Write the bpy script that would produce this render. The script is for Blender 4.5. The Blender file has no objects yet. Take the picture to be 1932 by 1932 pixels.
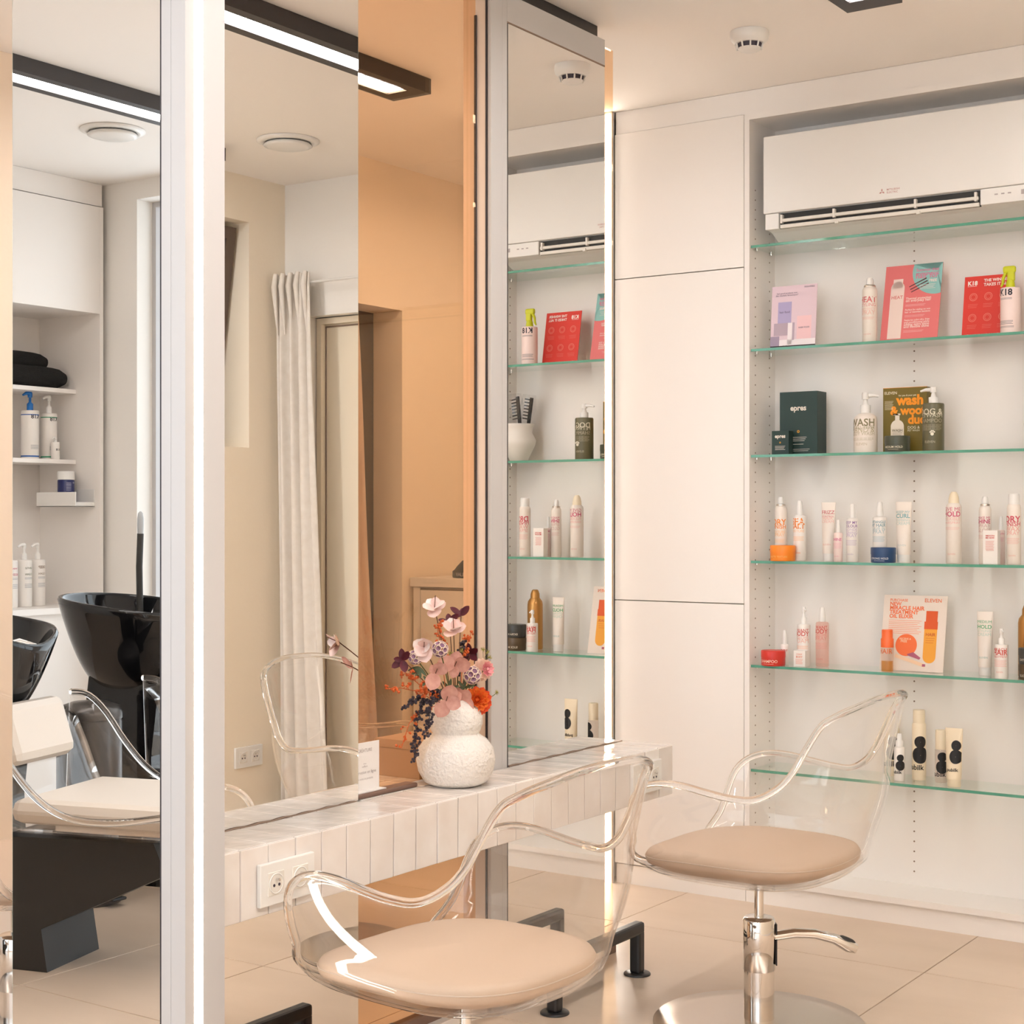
import bpy, bmesh, math, random
from mathutils import Vector, Matrix
random.seed(7)
C = bpy.context.scene.collection
SC = bpy.context.scene

# ------------------------------------------------------------------ camera, world, exposure
YAW = math.radians(34.4)
SN, CS = math.sin(YAW), math.cos(YAW)
FPX, CX, HY, CAMH = 3000.0, 966.0, 976.0, 1.28
cam_d = bpy.data.cameras.new('camera'); cam = bpy.data.objects.new('camera', cam_d); C.objects.link(cam)
cam.location = (0, 0, CAMH); cam.rotation_euler = (math.pi/2, 0, YAW)
cam_d.sensor_width = 36; cam_d.lens = 36*FPX/1932; cam_d.shift_y = 10/1932; cam_d.clip_start = 0.02
SC.camera = cam
W = bpy.data.worlds.new('world'); SC.world = W; W.use_nodes = True
wb = W.node_tree.nodes['Background']; wb.inputs[0].default_value = (0.86, 0.93, 1.0, 1); wb.inputs[1].default_value = 1.4
SC.view_settings.view_transform = 'Standard'; SC.view_settings.look = 'None'
SC.view_settings.gamma = 1; SC.view_settings.use_curve_mapping = False
SC.view_settings.exposure = 1.27
cy = SC.cycles
cy.max_bounces = 10; cy.diffuse_bounces = 4; cy.glossy_bounces = 4; cy.transmission_bounces = 5
cy.use_adaptive_sampling = True; cy.adaptive_threshold = 0.05
cy.transparent_max_bounces = 32; cy.caustics_reflective = False; cy.caustics_refractive = False
cy.sample_clamp_indirect = 5.0; cy.use_denoising = True; cy.blur_glossy = 0.5
LAMP_COL = (1.0, 0.955, 0.925); LAMP_E = 12.6
LED_COL = (1.0, 0.88, 0.76); LED_E = 12.0

def portal(name, loc, rot, sx, sy):          # guides sampling of the daylight that enters a window
    d = bpy.data.lights.new(name, 'AREA'); d.shape = 'RECTANGLE'; d.size = sx; d.size_y = sy
    d.cycles.is_portal = True
    o = bpy.data.objects.new(name, d); C.objects.link(o); o.location = loc; o.rotation_euler = rot
portal('window_daylight', (-4.15, -0.62, 1.35), (-math.pi/2, 0, 0), 1.88, 2.56)

portal('fill_window_daylight', (-0.85, -1.66, 1.3), (-math.pi/2, 0, 0), 3.5, 2.3)  # daylight through the window added behind the camera
# pixel ray helpers: where does the sight line through a photo pixel meet a wall plane
def ratio(px):
    t = (px-CX)/FPX
    return -(SN-CS*t)/(CS+SN*t)              # X/Y
def x_at(px, Y): return Y*ratio(px)
def y_at(px, X): return X/ratio(px)
def depth(X, Y): return CS*Y-SN*X
def z_at(px, py, Y=None, X=None):
    if X is None: X = x_at(px, Y)
    if Y is None: Y = y_at(px, X)
    return CAMH-(py-HY)/FPX*depth(X, Y)

# ------------------------------------------------------------------ materials
M = {}
def mat(name, col, rough=0.5, metal=0.0, **k):
    m = bpy.data.materials.new(name); m.use_nodes = True
    b = m.node_tree.nodes['Principled BSDF']
    b.inputs['Base Color'].default_value = (*col, 1)
    b.inputs['Roughness'].default_value = rough; b.inputs['Metallic'].default_value = metal
    for n, v in k.items():
        b.inputs[n.replace('_', ' ')].default_value = v
    M[name] = m
    return m
def bump(m, scale, strength, dist=0.01, detail=3, kind='NOISE'):
    nt = m.node_tree; b = nt.nodes['Principled BSDF']
    tc = nt.nodes.new('ShaderNodeTexCoord')
    n = nt.nodes.new('ShaderNodeTexNoise'); n.inputs['Scale'].default_value = scale; n.inputs['Detail'].default_value = detail
    bp = nt.nodes.new('ShaderNodeBump'); bp.inputs['Strength'].default_value = strength; bp.inputs['Distance'].default_value = dist
    nt.links.new(tc.outputs['Object'], n.inputs['Vector']); nt.links.new(n.outputs['Fac'], bp.inputs['Height'])
    nt.links.new(bp.outputs['Normal'], b.inputs['Normal'])
    return m
def mottle(m, c1, c2, scale, detail=4, coord='Object', stretch=(1, 1, 1), rnd=0.0):
    nt = m.node_tree; b = nt.nodes['Principled BSDF']
    tc = nt.nodes.new('ShaderNodeTexCoord'); mp = nt.nodes.new('ShaderNodeMapping'); mp.inputs['Scale'].default_value = stretch
    n = nt.nodes.new('ShaderNodeTexNoise'); n.inputs['Scale'].default_value = scale; n.inputs['Detail'].default_value = detail
    r = nt.nodes.new('ShaderNodeValToRGB'); r.color_ramp.elements[0].position = 0.3; r.color_ramp.elements[1].position = 0.72
    r.color_ramp.elements[0].color = (*c1, 1); r.color_ramp.elements[1].color = (*c2, 1)
    nt.links.new(tc.outputs[coord], mp.inputs['Vector'])
    if rnd:
        oi = nt.nodes.new('ShaderNodeObjectInfo'); ad = nt.nodes.new('ShaderNodeVectorMath'); ad.operation = 'ADD'
        sc = nt.nodes.new('ShaderNodeMath'); sc.operation = 'MULTIPLY'; sc.inputs[1].default_value = 40
        nt.links.new(oi.outputs['Random'], sc.inputs[0]); nt.links.new(mp.outputs['Vector'], ad.inputs[0]); nt.links.new(sc.outputs[0], ad.inputs[1])
        nt.links.new(ad.outputs['Vector'], n.inputs['Vector'])
    else:
        nt.links.new(mp.outputs['Vector'], n.inputs['Vector'])
    nt.links.new(n.outputs['Fac'], r.inputs['Fac']); nt.links.new(r.outputs['Color'], b.inputs['Base Color'])
    return m
def clear(name, tint, refl=1.0, ior=1.45, rough=0.0):      # thin clear sheet: straight-through tint plus Fresnel reflection
    m = bpy.data.materials.new(name); m.use_nodes = True; nt = m.node_tree
    nt.nodes.remove(nt.nodes['Principled BSDF']); out = nt.nodes['Material Output']
    tr = nt.nodes.new('ShaderNodeBsdfTransparent'); tr.inputs[0].default_value = (*tint, 1)
    gl = nt.nodes.new('ShaderNodeBsdfGlossy'); gl.inputs['Roughness'].default_value = rough; gl.inputs[0].default_value = (refl, refl, refl, 1)
    f0 = ((ior-1)/(ior+1))**2
    lw = nt.nodes.new('ShaderNodeLayerWeight'); lw.inputs['Blend'].default_value = 0.5
    pw = nt.nodes.new('ShaderNodeMath'); pw.operation = 'POWER'; pw.inputs[1].default_value = 5
    ma = nt.nodes.new('ShaderNodeMath'); ma.operation = 'MULTIPLY_ADD'; ma.inputs[1].default_value = 1-f0; ma.inputs[2].default_value = f0
    mx = nt.nodes.new('ShaderNodeMixShader')
    nt.links.new(lw.outputs['Facing'], pw.inputs[0]); nt.links.new(pw.outputs[0], ma.inputs[0])
    nt.links.new(ma.outputs[0], mx.inputs[0]); nt.links.new(tr.outputs[0], mx.inputs[1]); nt.links.new(gl.outputs[0], mx.inputs[2])
    nt.links.new(mx.outputs[0], out.inputs[0]); M[name] = m
    return m
def emit(name, col, s):
    m = bpy.data.materials.new(name); m.use_nodes = True; nt = m.node_tree
    nt.nodes.remove(nt.nodes['Principled BSDF'])
    e = nt.nodes.new('ShaderNodeEmission'); e.inputs[0].default_value = (*col, 1); e.inputs[1].default_value = s
    nt.links.new(e.outputs[0], nt.nodes['Material Output'].inputs[0]); M[name] = m
    return m
def hexc(r, g, b):                       # sRGB 0-255 to linear
    f = lambda c: (c/255/12.92) if c <= 10 else ((c/255+0.055)/1.055)**2.4
    return (f(r), f(g), f(b))

bump(mat('plaster', (0.90, 0.87, 0.83), 0.85), 60, 0.05)
bump(mat('plaster_cream', (0.95, 0.85, 0.70), 0.85), 60, 0.05)
bump(mat('plaster_peach', (0.91, 0.79, 0.65), 0.85), 60, 0.05)
bump(mat('ceiling_paint', (0.93, 0.89, 0.85), 0.9), 80, 0.03)
mat('laminate', (0.90, 0.855, 0.815), 0.38)
mat('laminate_edge', (0.80, 0.76, 0.71), 0.45)
mat('gap_shadow', (0.28, 0.20, 0.15), 0.8)
mat('gap_shade_soft', (0.50, 0.41, 0.34), 0.8)  # brownish shade of the door gaps, painted onto the white cabinet's carcass
mottle(mat('floor_tile', (0.7, 0.6, 0.5), 0.32), (0.655, 0.515, 0.395), (0.725, 0.58, 0.455), 2.2, 6, stretch=(1, 2.5, 1), rnd=1)
mat('grout_dark', (0.36, 0.27, 0.21), 0.9)
mottle(mat('zellige', (0.8, 0.72, 0.65), 0.12), (0.80, 0.73, 0.68), (0.88, 0.84, 0.81), 9, 3, stretch=(1, 1, 1), rnd=1)
_z = M['zellige']; bump(_z, 14, 0.16, 0.02, 2)
mat('grout_light', (0.62, 0.57, 0.56), 0.9)
mat('mirror', (0.96, 0.96, 0.95), 0.0, 1.0)
mat('mirror_edge', (0.55, 0.72, 0.66), 0.05, 0.3)
mat('alu_white', (0.565, 0.55, 0.55), 0.4, 0.05)
mat('alu_glass_reflection', (0.84, 0.68, 0.56), 0.4, 0.0)  # white profile with the bronze glass reflection mixed into its colour
mat('gasket', (0.035, 0.03, 0.035), 0.5)
clear('bronze_glass', (0.99, 0.84, 0.68), 1.0, 1.45)
clear('shelf_glass', (0.93, 0.975, 0.955), 1.0, 1.45)
clear('acrylic', (0.985, 0.98, 0.975), 1.0, 1.42)
clear('plastic_film', (0.95, 0.95, 0.95), 1.0, 1.6, 0.05)
clear('window_glass', (0.97, 0.98, 0.98), 1.0, 1.45)
mat('acrylic_rim', (1, 0.99, 0.98), 0.0, 0.0, Transmission_Weight=1.0, IOR=1.36)
mat('glass_edge', (0.16, 0.50, 0.36), 0.1, 0.0, Transmission_Weight=0.35)
mat('chrome', (0.82, 0.80, 0.78), 0.07, 1.0)
mat('steel_satin', (0.62, 0.55, 0.49), 0.28, 1.0)
mat('black_metal', (0.02, 0.02, 0.022), 0.35)
mat('black_gloss', (0.006, 0.006, 0.007), 0.04)
mat('black_matt', (0.02, 0.019, 0.018), 0.55)
mat('black_rubber', (0.03, 0.028, 0.026), 0.6)
mat('bin_grey', (0.10, 0.09, 0.085), 0.3, 0.5)
bump(mat('leather', (0.60, 0.45, 0.335), 0.5), 300, 0.05)
bump(mat('leather_light', (0.74, 0.66, 0.58), 0.42), 300, 0.05)
mat('seam', (0.62, 0.50, 0.40), 0.6)
mat('white_plastic', (0.85, 0.83, 0.80), 0.3)
mat('offwhite_plastic', (0.80, 0.76, 0.70), 0.4)
mat('socket_dark', (0.05, 0.04, 0.06), 0.5)
mat('lamp_frame', (0.045, 0.04, 0.04), 0.5)
emit('lamp_light', LAMP_COL, LAMP_E)
emit('led_light', LED_COL, LED_E)
bump(mat('vase_plaster', (0.86, 0.81, 0.76), 0.8), 110, 0.7, 0.01, 2)
mottle(mat('curtain_cloth', (0.8, 0.74, 0.66), 0.9), (0.80, 0.74, 0.67), (0.86, 0.81, 0.75), 30)
mottle(mat('curtain_brown', (0.5, 0.36, 0.27), 0.9), (0.56, 0.42, 0.33), (0.64, 0.49, 0.39), 4)
mat('door_paint', (0.90, 0.80, 0.64), 0.5)
mat('door_dark', (0.12, 0.085, 0.065), 0.5)
mat('kraft_box', (0.46, 0.31, 0.21), 0.8)
mat('tray_wood', (0.20, 0.12, 0.09), 0.5)
mat('paper', (0.88, 0.85, 0.83), 0.7)
mat('print_grey', (0.45, 0.40, 0.40), 0.8)
mat('counter_white', (0.84, 0.76, 0.67), 0.5)
mat('grey_plastic', (0.42, 0.44, 0.46), 0.35)
bump(mat('towel_black', (0.012, 0.011, 0.010), 1.0), 250, 0.9, 0.01)

# ------------------------------------------------------------------ mesh helpers
class MB:
    def __init__(s): s.v = []; s.f = []; s.sm = []
    def add(s, vs, fs, smooth=False):
        o = len(s.v); s.v += [tuple(v) for v in vs]
        for f in fs: s.f.append(tuple(i+o for i in f)); s.sm.append(smooth)
        return s
    def box(s, x0, x1, y0, y1, z0, z1):
        x0, x1 = sorted((x0, x1)); y0, y1 = sorted((y0, y1)); z0, z1 = sorted((z0, z1))
        vs = [(x0,y0,z0),(x1,y0,z0),(x1,y1,z0),(x0,y1,z0),(x0,y0,z1),(x1,y0,z1),(x1,y1,z1),(x0,y1,z1)]
        return s.add(vs, [(0,3,2,1),(4,5,6,7),(0,1,5,4),(1,2,6,5),(2,3,7,6),(3,0,4,7)])
    def rbox(s, x0, x1, y0, y1, z0, z1, r=0.003):        # box with rounded edges
        x0, x1 = sorted((x0, x1)); y0, y1 = sorted((y0, y1)); z0, z1 = sorted((z0, z1))
        r = min(r, (x1-x0)/2.01, (y1-y0)/2.01, (z1-z0)/2.01)
        bm = bmesh.new(); bmesh.ops.create_cube(bm, size=1)
        for v in bm.verts:
            v.co = ((x0+x1)/2+v.co.x*(x1-x0), (y0+y1)/2+v.co.y*(y1-y0), (z0+z1)/2+v.co.z*(z1-z0))
        bmesh.ops.bevel(bm, geom=list(bm.edges), offset=r, segments=2, profile=0.5, affect='EDGES')
        bm.verts.index_update()
        s.add([v.co[:] for v in bm.verts], [[v.index for v in f.verts] for f in bm.faces], False); bm.free()
        return s
    def lathe(s, prof, n=24, c=(0, 0, 0), sx=1, sy=1, smooth=True, cap=True):
        o = []; fs = []
        for r, z in prof:
            for k in range(n):
                a = 2*math.pi*k/n; o.append((c[0]+r*sx*math.cos(a), c[1]+r*sy*math.sin(a), c[2]+z))
        for i in range(len(prof)-1):
            for k in range(n):
                k2 = (k+1) % n; fs.append((i*n+k, i*n+k2, (i+1)*n+k2, (i+1)*n+k))
        s.add(o, fs, smooth)
        if cap:
            m = len(prof)-1
            s.add([o[k] for k in range(n)], [tuple(range(n-1, -1, -1))])
            s.add([o[m*n+k] for k in range(n)], [tuple(range(n))])
        return s
    def cyl(s, c, r, h, n=24, r2=None, smooth=True):
        return s.lathe([(r, 0), (r if r2 is None else r2, h)], n, c, smooth=smooth)
    def tube(s, pts, r, n=8, closed=False, smooth=True, flat=1.0, up=None):
        pts = [Vector(p) for p in pts]; N = len(pts); rs = r if isinstance(r, (list, tuple)) else [r]*N
        rings = []; prev = None
        for i, p in enumerate(pts):
            if closed: t = pts[(i+1) % N]-pts[i-1]
            else: t = pts[min(i+1, N-1)]-pts[max(i-1, 0)]
            if t.length < 1e-9: t = Vector((0, 0, 1))
            t.normalize()
            if prev is None:
                a = Vector(up) if up else (Vector((0, 0, 1)) if abs(t.z) < 0.9 else Vector((1, 0, 0)))
            else: a = prev
            nn = a-t*a.dot(t)
            if nn.length < 1e-6: nn = t.orthogonal()
            nn.normalize(); prev = nn; b = t.cross(nn)
            rings.append([p+(nn*math.cos(2*math.pi*k/n)+b*flat*math.sin(2*math.pi*k/n))*rs[i] for k in range(n)])
        vs = [v[:] for rg in rings for v in rg]; fs = []
        for i in range(N if closed else N-1):
            j = (i+1) % N
            for k in range(n): fs.append((i*n+k, i*n+(k+1) % n, j*n+(k+1) % n, j*n+k))
        s.add(vs, fs, smooth)
        if not closed:
            s.add([v[:] for v in rings[0]], [tuple(range(n-1, -1, -1))]); s.add([v[:] for v in rings[-1]], [tuple(range(n))])
        return s
    def prism(s, poly, z0, z1, axis='z'):                # extrude a 2D polygon
        n = len(poly)
        def P(a, b, c): return (a, b, c) if axis == 'z' else ((a, c, b) if axis == 'y' else (c, a, b))
        vs = [P(a, b, z0) for a, b in poly]+[P(a, b, z1) for a, b in poly]
        fs = [tuple(range(n-1, -1, -1)), tuple(range(n, 2*n))]+[(i, (i+1) % n, n+(i+1) % n, n+i) for i in range(n)]
        return s.add(vs, fs)
    def ball(s, c, r, n=10, m=6, sz=1.0):
        pr = [(max(r*math.sin(math.pi*i/m), r*0.02), -r*sz*math.cos(math.pi*i/m)) for i in range(m+1)]
        return s.lathe(pr, n, c)
    def grid(s, fn, nu, nv, closed_u=False, smooth=True):
        vs = [fn(i/(nu if closed_u else nu-1), j/(nv-1)) for i in range(nu) for j in range(nv)]
        fs = []
        for i in range(nu if closed_u else nu-1):
            i2 = (i+1) % nu
            for j in range(nv-1): fs.append((i*nv+j, i2*nv+j, i2*nv+j+1, i*nv+j+1))
        return s.add(vs, fs, smooth)
    def xf(s, mt):
        s.v = [(mt @ Vector(v))[:] for v in s.v]; return s
    def mesh(s, name, m):
        me = bpy.data.meshes.new(name); me.from_pydata(s.v, [], s.f)
        me.polygons.foreach_set('use_smooth', s.sm)
        if m is not None: me.materials.append(M[m] if isinstance(m, str) else m)
        bm = bmesh.new(); bm.from_mesh(me); bmesh.ops.recalc_face_normals(bm, faces=bm.faces); bm.to_mesh(me); bm.free()
        me.update(); return me
    def build(s, name, m, parent=None, loc=None):
        o = bpy.data.objects.new(name, s.mesh(name, m)); C.objects.link(o)
        if parent is not None: o.parent = parent
        if loc is not None: o.location = loc
        return o
def inst(name, me, parent=None, loc=(0, 0, 0), rot=None):
    o = bpy.data.objects.new(name, me); C.objects.link(o); o.parent = parent; o.location = loc
    if rot: o.rotation_euler = rot
    return o
def tag(o, label, cat, group=None, kind=None):
    o['label'] = label; o['category'] = cat
    if group: o['group'] = group
    if kind: o['kind'] = kind
    return o
def thing(name, label, cat, loc=(0, 0, 0), rotz=0.0, group=None):
    o = bpy.data.objects.new(name, None); C.objects.link(o); o.location = loc; o.rotation_euler = (0, 0, rotz)
    o.empty_display_size = 0.05
    return tag(o, label, cat, group)
def struct(name, mb, m, label, cat):
    return tag(mb.build(name, m), label, cat, kind='structure')
def copy_tree(o, parent=None):
    c = o.copy(); C.objects.link(c); c.parent = parent
    for ch in list(o.children): copy_tree(ch, c)
    return c
_tx = {}
def glyphs(s, bold=0.0):                                  # lettering outline at size 1, centred in x, baseline 0
    k = (s, bold)
    if k not in _tx:
        cu = bpy.data.curves.new('t', 'FONT'); cu.body = s; cu.size = 1; cu.align_x = 'CENTER'; cu.resolution_u = 3; cu.offset = bold
        o = bpy.data.objects.new('t', cu); C.objects.link(o)
        dg = bpy.context.evaluated_depsgraph_get(); me = o.evaluated_get(dg).to_mesh()
        _tx[k] = ([(v.co.x, v.co.y) for v in me.vertices], [tuple(p.vertices) for p in me.polygons])
        o.evaluated_get(dg).to_mesh_clear(); bpy.data.objects.remove(o); bpy.data.curves.remove(cu)
    return _tx[k]
def text_w(s, bold=0.0):
    v = glyphs(s, bold)[0]
    return (max(p[0] for p in v)-min(p[0] for p in v)) if v else 0
def flat_text(mb, s, size, x, z, y=-0.0006, bold=0.0, align='C', width=None):   # on a face looking along -Y
    v, f = glyphs(s, bold); w = text_w(s, bold)
    if width: size = width/w
    dx = {'C': 0, 'L': w/2, 'R': -w/2}[align]*size
    mb.add([(x+dx+a*size, y, z+b*size) for a, b in v], f); return size
def wrap_text(mb, s, size, r, z, bold=0.0, a0=0.0, width=None):                 # round a cylinder, facing -Y
    v, f = glyphs(s, bold)
    if width: size = width/text_w(s, bold)
    rr = r+0.0005
    mb.add([(rr*math.sin(a*size/rr+a0), -rr*math.cos(a*size/rr+a0), z+b*size) for a, b in v], f); return size
def wrap_bar(mb, w, h, r, z, a0=0.0, n=6):
    rr = r+0.0005; vs = []; fs = []
    for i in range(n+1):
        a = (i/n-0.5)*w/rr+a0; vs += [(rr*math.sin(a), -rr*math.cos(a), z), (rr*math.sin(a), -rr*math.cos(a), z+h)]
    for i in range(n): fs.append((2*i, 2*i+2, 2*i+3, 2*i+1))
    mb.add(vs, fs)
def disc(mb, x, z, r, y=-0.0006, n=32, a0=0, a1=2*math.pi, r0=0):
    vs = []; fs = []
    for i in range(n+1):
        a = a0+(a1-a0)*i/n; vs += [(x+r0*math.cos(a), y, z+r0*math.sin(a)), (x+r*math.cos(a), y, z+r*math.sin(a))]
    for i in range(n): fs.append((2*i, 2*i+1, 2*i+3, 2*i+2))
    mb.add(vs, fs)
def rect(mb, x0, x1, z0, z1, y=-0.0006):
    mb.add([(x0, y, z0), (x1, y, z0), (x1, y, z1), (x0, y, z1)], [(0, 1, 2, 3)])
def smoothstep(x): x = max(0, min(1, x)); return x*x*(3-2*x)
def interp(keys, x):                                      # smooth keyframe curve
    if x <= keys[0][0]: return keys[0][1]
    for i in range(len(keys)-1):
        (a, u), (b, v) = keys[i], keys[i+1]
        if x <= b:
            m0 = (v-keys[i-1][1])/(b-keys[i-1][0]) if i > 0 else 0
            m1 = (keys[i+2][1]-u)/(keys[i+2][0]-a) if i+2 < len(keys) else 0
            h = b-a; t = (x-a)/h
            return (2*t**3-3*t**2+1)*u+(t**3-2*t**2+t)*h*m0+(-2*t**3+3*t**2)*v+(t**3-t**2)*h*m1
    return keys[-1][1]
# ------------------------------------------------------------------ the room
CEIL = 2.70; XM = -2.36; XG = -2.407; YC = 4.80
fl = struct('floor', MB().box(-5.8, 1.4, -1.7, 5.9, -0.12, -0.008), 'grout_dark', 'pale beige stone tiled salon floor with thin dark joints', 'floor')
tile_me = MB().rbox(-0.4985, 0.4985, -0.4985, 0.4985, -0.008, 0.0, 0.0012).mesh('tile', 'floor_tile')
for i in range(7):
    for j in range(8):
        inst('tile', tile_me, fl, (-5.57+0.5+i, -1.658+0.5+j, 0))
struct('ceiling', MB().box(-5.8, 1.4, -1.7, 5.9, CEIL, CEIL+0.15), 'ceiling_paint', 'smooth pale ceiling above the salon', 'ceiling')
w = MB(); w.box(-0.07, 0.18, 1.5, 4.3, 0, CEIL); w.box(-0.07, 0.18, 4.85, 5.22, 0, CEIL)
w.box(0.155, 0.18, 4.3, 4.85, 1.57, 2.51); w.box(-0.07, 0.18, 4.3, 4.85, 0, 1.57); w.box(-0.07, 0.18, 4.3, 4.85, 2.51, CEIL)  # first box closes the recess back, added to dim the daylight
struct('wall_right', w, 'plaster_cream', 'cream wall with a high window recess, seen in the middle mirror', 'wall')
w = MB(); w.box(-2.95, -1.10, 5.07, 5.22, 0, CEIL); w.box(-0.20, -0.07, 5.07, 5.22, 0, CEIL); w.box(-1.10, -0.20, 5.07, 5.22, 2.13, CEIL)
struct('wall_back', w, 'plaster', 'white wall behind the shelving and the cream door', 'wall')
w = MB(); w.box(-0.07, 1.35, 1.35, 1.5, 0, CEIL); w.box(1.2, 1.35, -1.65, 1.35, 0, CEIL)
struct('wall_side', w, 'plaster', 'white side wall beside the camera', 'wall')
w = MB(); w.box(-3.05, -2.6, -1.65, -1.5, 0, CEIL); w.box(0.9, 1.2, -1.65, -1.5, 0, CEIL)
w.box(-2.6, 0.9, -1.65, -1.5, 2.45, CEIL); w.box(-2.6, 0.9, -1.65, -1.5, 0, 0.15); w.box(-3.05, -2.9, -1.5, -0.464, 0, CEIL)
struct('wall_front', w, 'plaster', 'white wall behind the camera, opened for an added fill window', 'wall')
w = MB(); w.box(-5.85, -5.09, -0.614, -0.464, 0, CEIL); w.box(-3.2, -3.05, -0.614, -0.464, 0, CEIL)
w.box(-5.09, -3.2, -0.614, -0.464, 2.62, CEIL); w.box(-5.09, -3.2, -0.614, -0.464, 0, 0.05)
struct('wall_window', w, 'plaster', 'cream wall with a tall daylight window beside the wash basins', 'wall')
w = MB(); w.box(-5.85, -5.70, -0.464, 2.75, 0, CEIL); w.box(-5.70, -4.17, 2.6, 2.75, 0, CEIL)
struct('wall_niche', w, 'plaster', 'white wall behind the wash basin niche', 'wall')
w = MB(); w.box(-4.17, -4.02, 2.6, 4.25, 0, CEIL); w.box(-4.17, -4.02, 5.08, 5.7, 0, CEIL); w.box(-4.17, -4.02, 4.25, 5.08, 2.12, CEIL)
struct('wall_left', w, 'plaster_peach', 'peach wall with a curtained doorway behind the bronze glass', 'wall')
struct('wall_end', MB().box(-4.17, -2.95, 5.7, 5.85, 0, CEIL), 'plaster_peach', 'peach end wall behind the counter', 'wall')
struct('wall_stub', MB().box(-2.95, -2.90, 4.80, 5.7, 0, CEIL), 'plaster', 'narrow white wall end beside the tall cabinet', 'wall')
bb = MB(); bb.box(-4.02, -4.005, 2.6, 4.25, 0, 0.10); bb.box(-4.02, -4.005, 5.08, 5.7, 0, 0.10)
struct('baseboard_left', bb, 'laminate', 'white skirting along the peach wall', 'baseboard')
struct('baseboard_right', MB().box(-0.085, -0.07, 1.5, 5.07, 0, 0.07), 'laminate', 'white skirting along the cream wall', 'baseboard')

# windows
def window(name, label, x0, x1, y, z0, z1, nmul, frame='alu_white'):
    o = tag(bpy.data.objects.new(name, None), label, 'window', kind='structure'); C.objects.link(o)
    f = MB(); t = 0.022
    f.box(x0, x0+t, y-0.03, y+0.03, z0, z1); f.box(x1-t, x1, y-0.03, y+0.03, z0, z1)
    f.box(x0+t, x1-t, y-0.03, y+0.03, z0, z0+t); f.box(x0+t, x1-t, y-0.03, y+0.03, z1-t, z1)
    for i in range(1, nmul): xm = x0+(x1-x0)*i/nmul; f.box(xm-0.025, xm+0.025, y-0.03, y+0.03, z0+t, z1-t)
    f.build('window_frame', frame, o)
    for i in range(nmul):
        a = x0+(x1-x0)*i/nmul+0.03; b = x0+(x1-x0)*(i+1)/nmul-0.03
        MB().box(a, b, y-0.004, y+0.004, z0+0.04, z1-0.04).build('pane', 'window_glass', o)
window('window_1', 'tall daylight window behind the black wash basins', -5.09, -3.2, -0.58, 0.05, 2.62, 2)
window('fill_window', 'wide window added behind the camera as daylight fill', -2.6, 0.9, -1.6, 0.15, 2.45, 3)  # invented opening, lets frontal daylight reach the shelves
# tilted dark sash in the high recess
o = tag(bpy.data.objects.new('window_2', None), 'dark tilted window sash in the high wall recess', 'window', kind='structure'); C.objects.link(o)
f = MB(); f.box(-0.02, 0.02, -0.26, -0.21, 0, 0.92); f.box(-0.02, 0.02, 0.21, 0.26, 0, 0.92); f.box(-0.02, 0.02, -0.21, 0.21, 0, 0.05); f.box(-0.02, 0.02, -0.21, 0.21, 0.87, 0.92)
f.build('window_frame', 'door_dark', o); MB().box(-0.004, 0.004, -0.215, 0.215, 0.045, 0.875).build('pane', 'window_glass', o)
o.location = (0.13, 4.57, 1.58); o.rotation_euler = (0, -math.radians(8.0), 0)

# doors
d = tag(bpy.data.objects.new('door_1', None), 'cream flush door in a deep recess beside the white curtain', 'door', kind='structure'); C.objects.link(d)
MB().box(-1.10, -0.20, 5.15, 5.19, 0, 2.13).build('door_leaf', 'door_paint', d)
fr = MB(); fr.box(-0.23, -0.205, 5.12, 5.15, 0, 2.10); fr.box(-1.095, -1.07, 5.12, 5.15, 0, 2.10); fr.box(-1.095, -0.205, 5.12, 5.15, 2.10, 2.125)
fr.build('door_frame', 'door_paint', d)
g = MB(); g.box(-0.236, -0.232, 5.146, 5.1505, 0, 2.09); g.box(-1.07, -0.232, 5.146, 5.1505, 2.088, 2.094); g.build('gap', 'gap_shadow', d)
hd = MB(); hd.tube([(-1.0, 5.15, 1.02), (-1.0, 5.10, 1.02), (-0.88, 5.10, 1.02)], 0.009); hd.build('door_handle', 'chrome', d)
d = tag(MB().box(-4.20, -4.175, 4.2, 5.12, 0, 2.16).build('door_2', 'door_dark'), 'dark brown door leaf behind the hanging curtain', 'door', kind='structure')

# ------------------------------------------------------------------ ceiling things
def ceiling_lamp(label, x0, x1, y0, y1, zb=2.65):
    t = thing('ceiling_lamp', label, 'lamp', ((x0+x1)/2, y0, 0), group='long black ceiling lamps')
    wd = (x1-x0)/2; L = y1-y0; ed = 0.038
    b = MB(); b.box(-wd, -wd+ed, 0, L, zb, CEIL-0.001); b.box(wd-ed, wd, 0, L, zb, CEIL-0.001)
    b.box(-wd+ed, wd-ed, 0, ed+0.04, zb, CEIL-0.001); b.box(-wd+ed, wd-ed, L-ed-0.04, L, zb, CEIL-0.001); b.build('housing', 'lamp_frame', t)
    MB().box(-wd+ed, wd-ed, ed+0.04, L-ed-0.04, zb+0.006, zb+0.012).build('diffuser', 'lamp_light', t)
ceiling_lamp('long black ceiling lamp with a glowing strip above the clear chairs', -1.689, -1.534, -0.9, 4.08)
ceiling_lamp('long black lamp added out of view above the camera, brightening the room', -0.36, -0.205, -0.9, 4.42)  # unseen extra lamp, added to light the room and the cream wall
ceiling_lamp('short black lamp added out of view over the counter, brightening the peach wall', -3.36, -3.205, 4.62, 5.5)  # extra lamp hidden behind the framed mirror, lifts the peach wall
ceiling_lamp('long black ceiling lamp seen beyond the bronze glass', -3.28, -3.125, 1.45, 4.10)
ceiling_lamp('long black ceiling lamp above the black wash basins', -4.16, -4.005, 0.15, 2.2)
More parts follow.
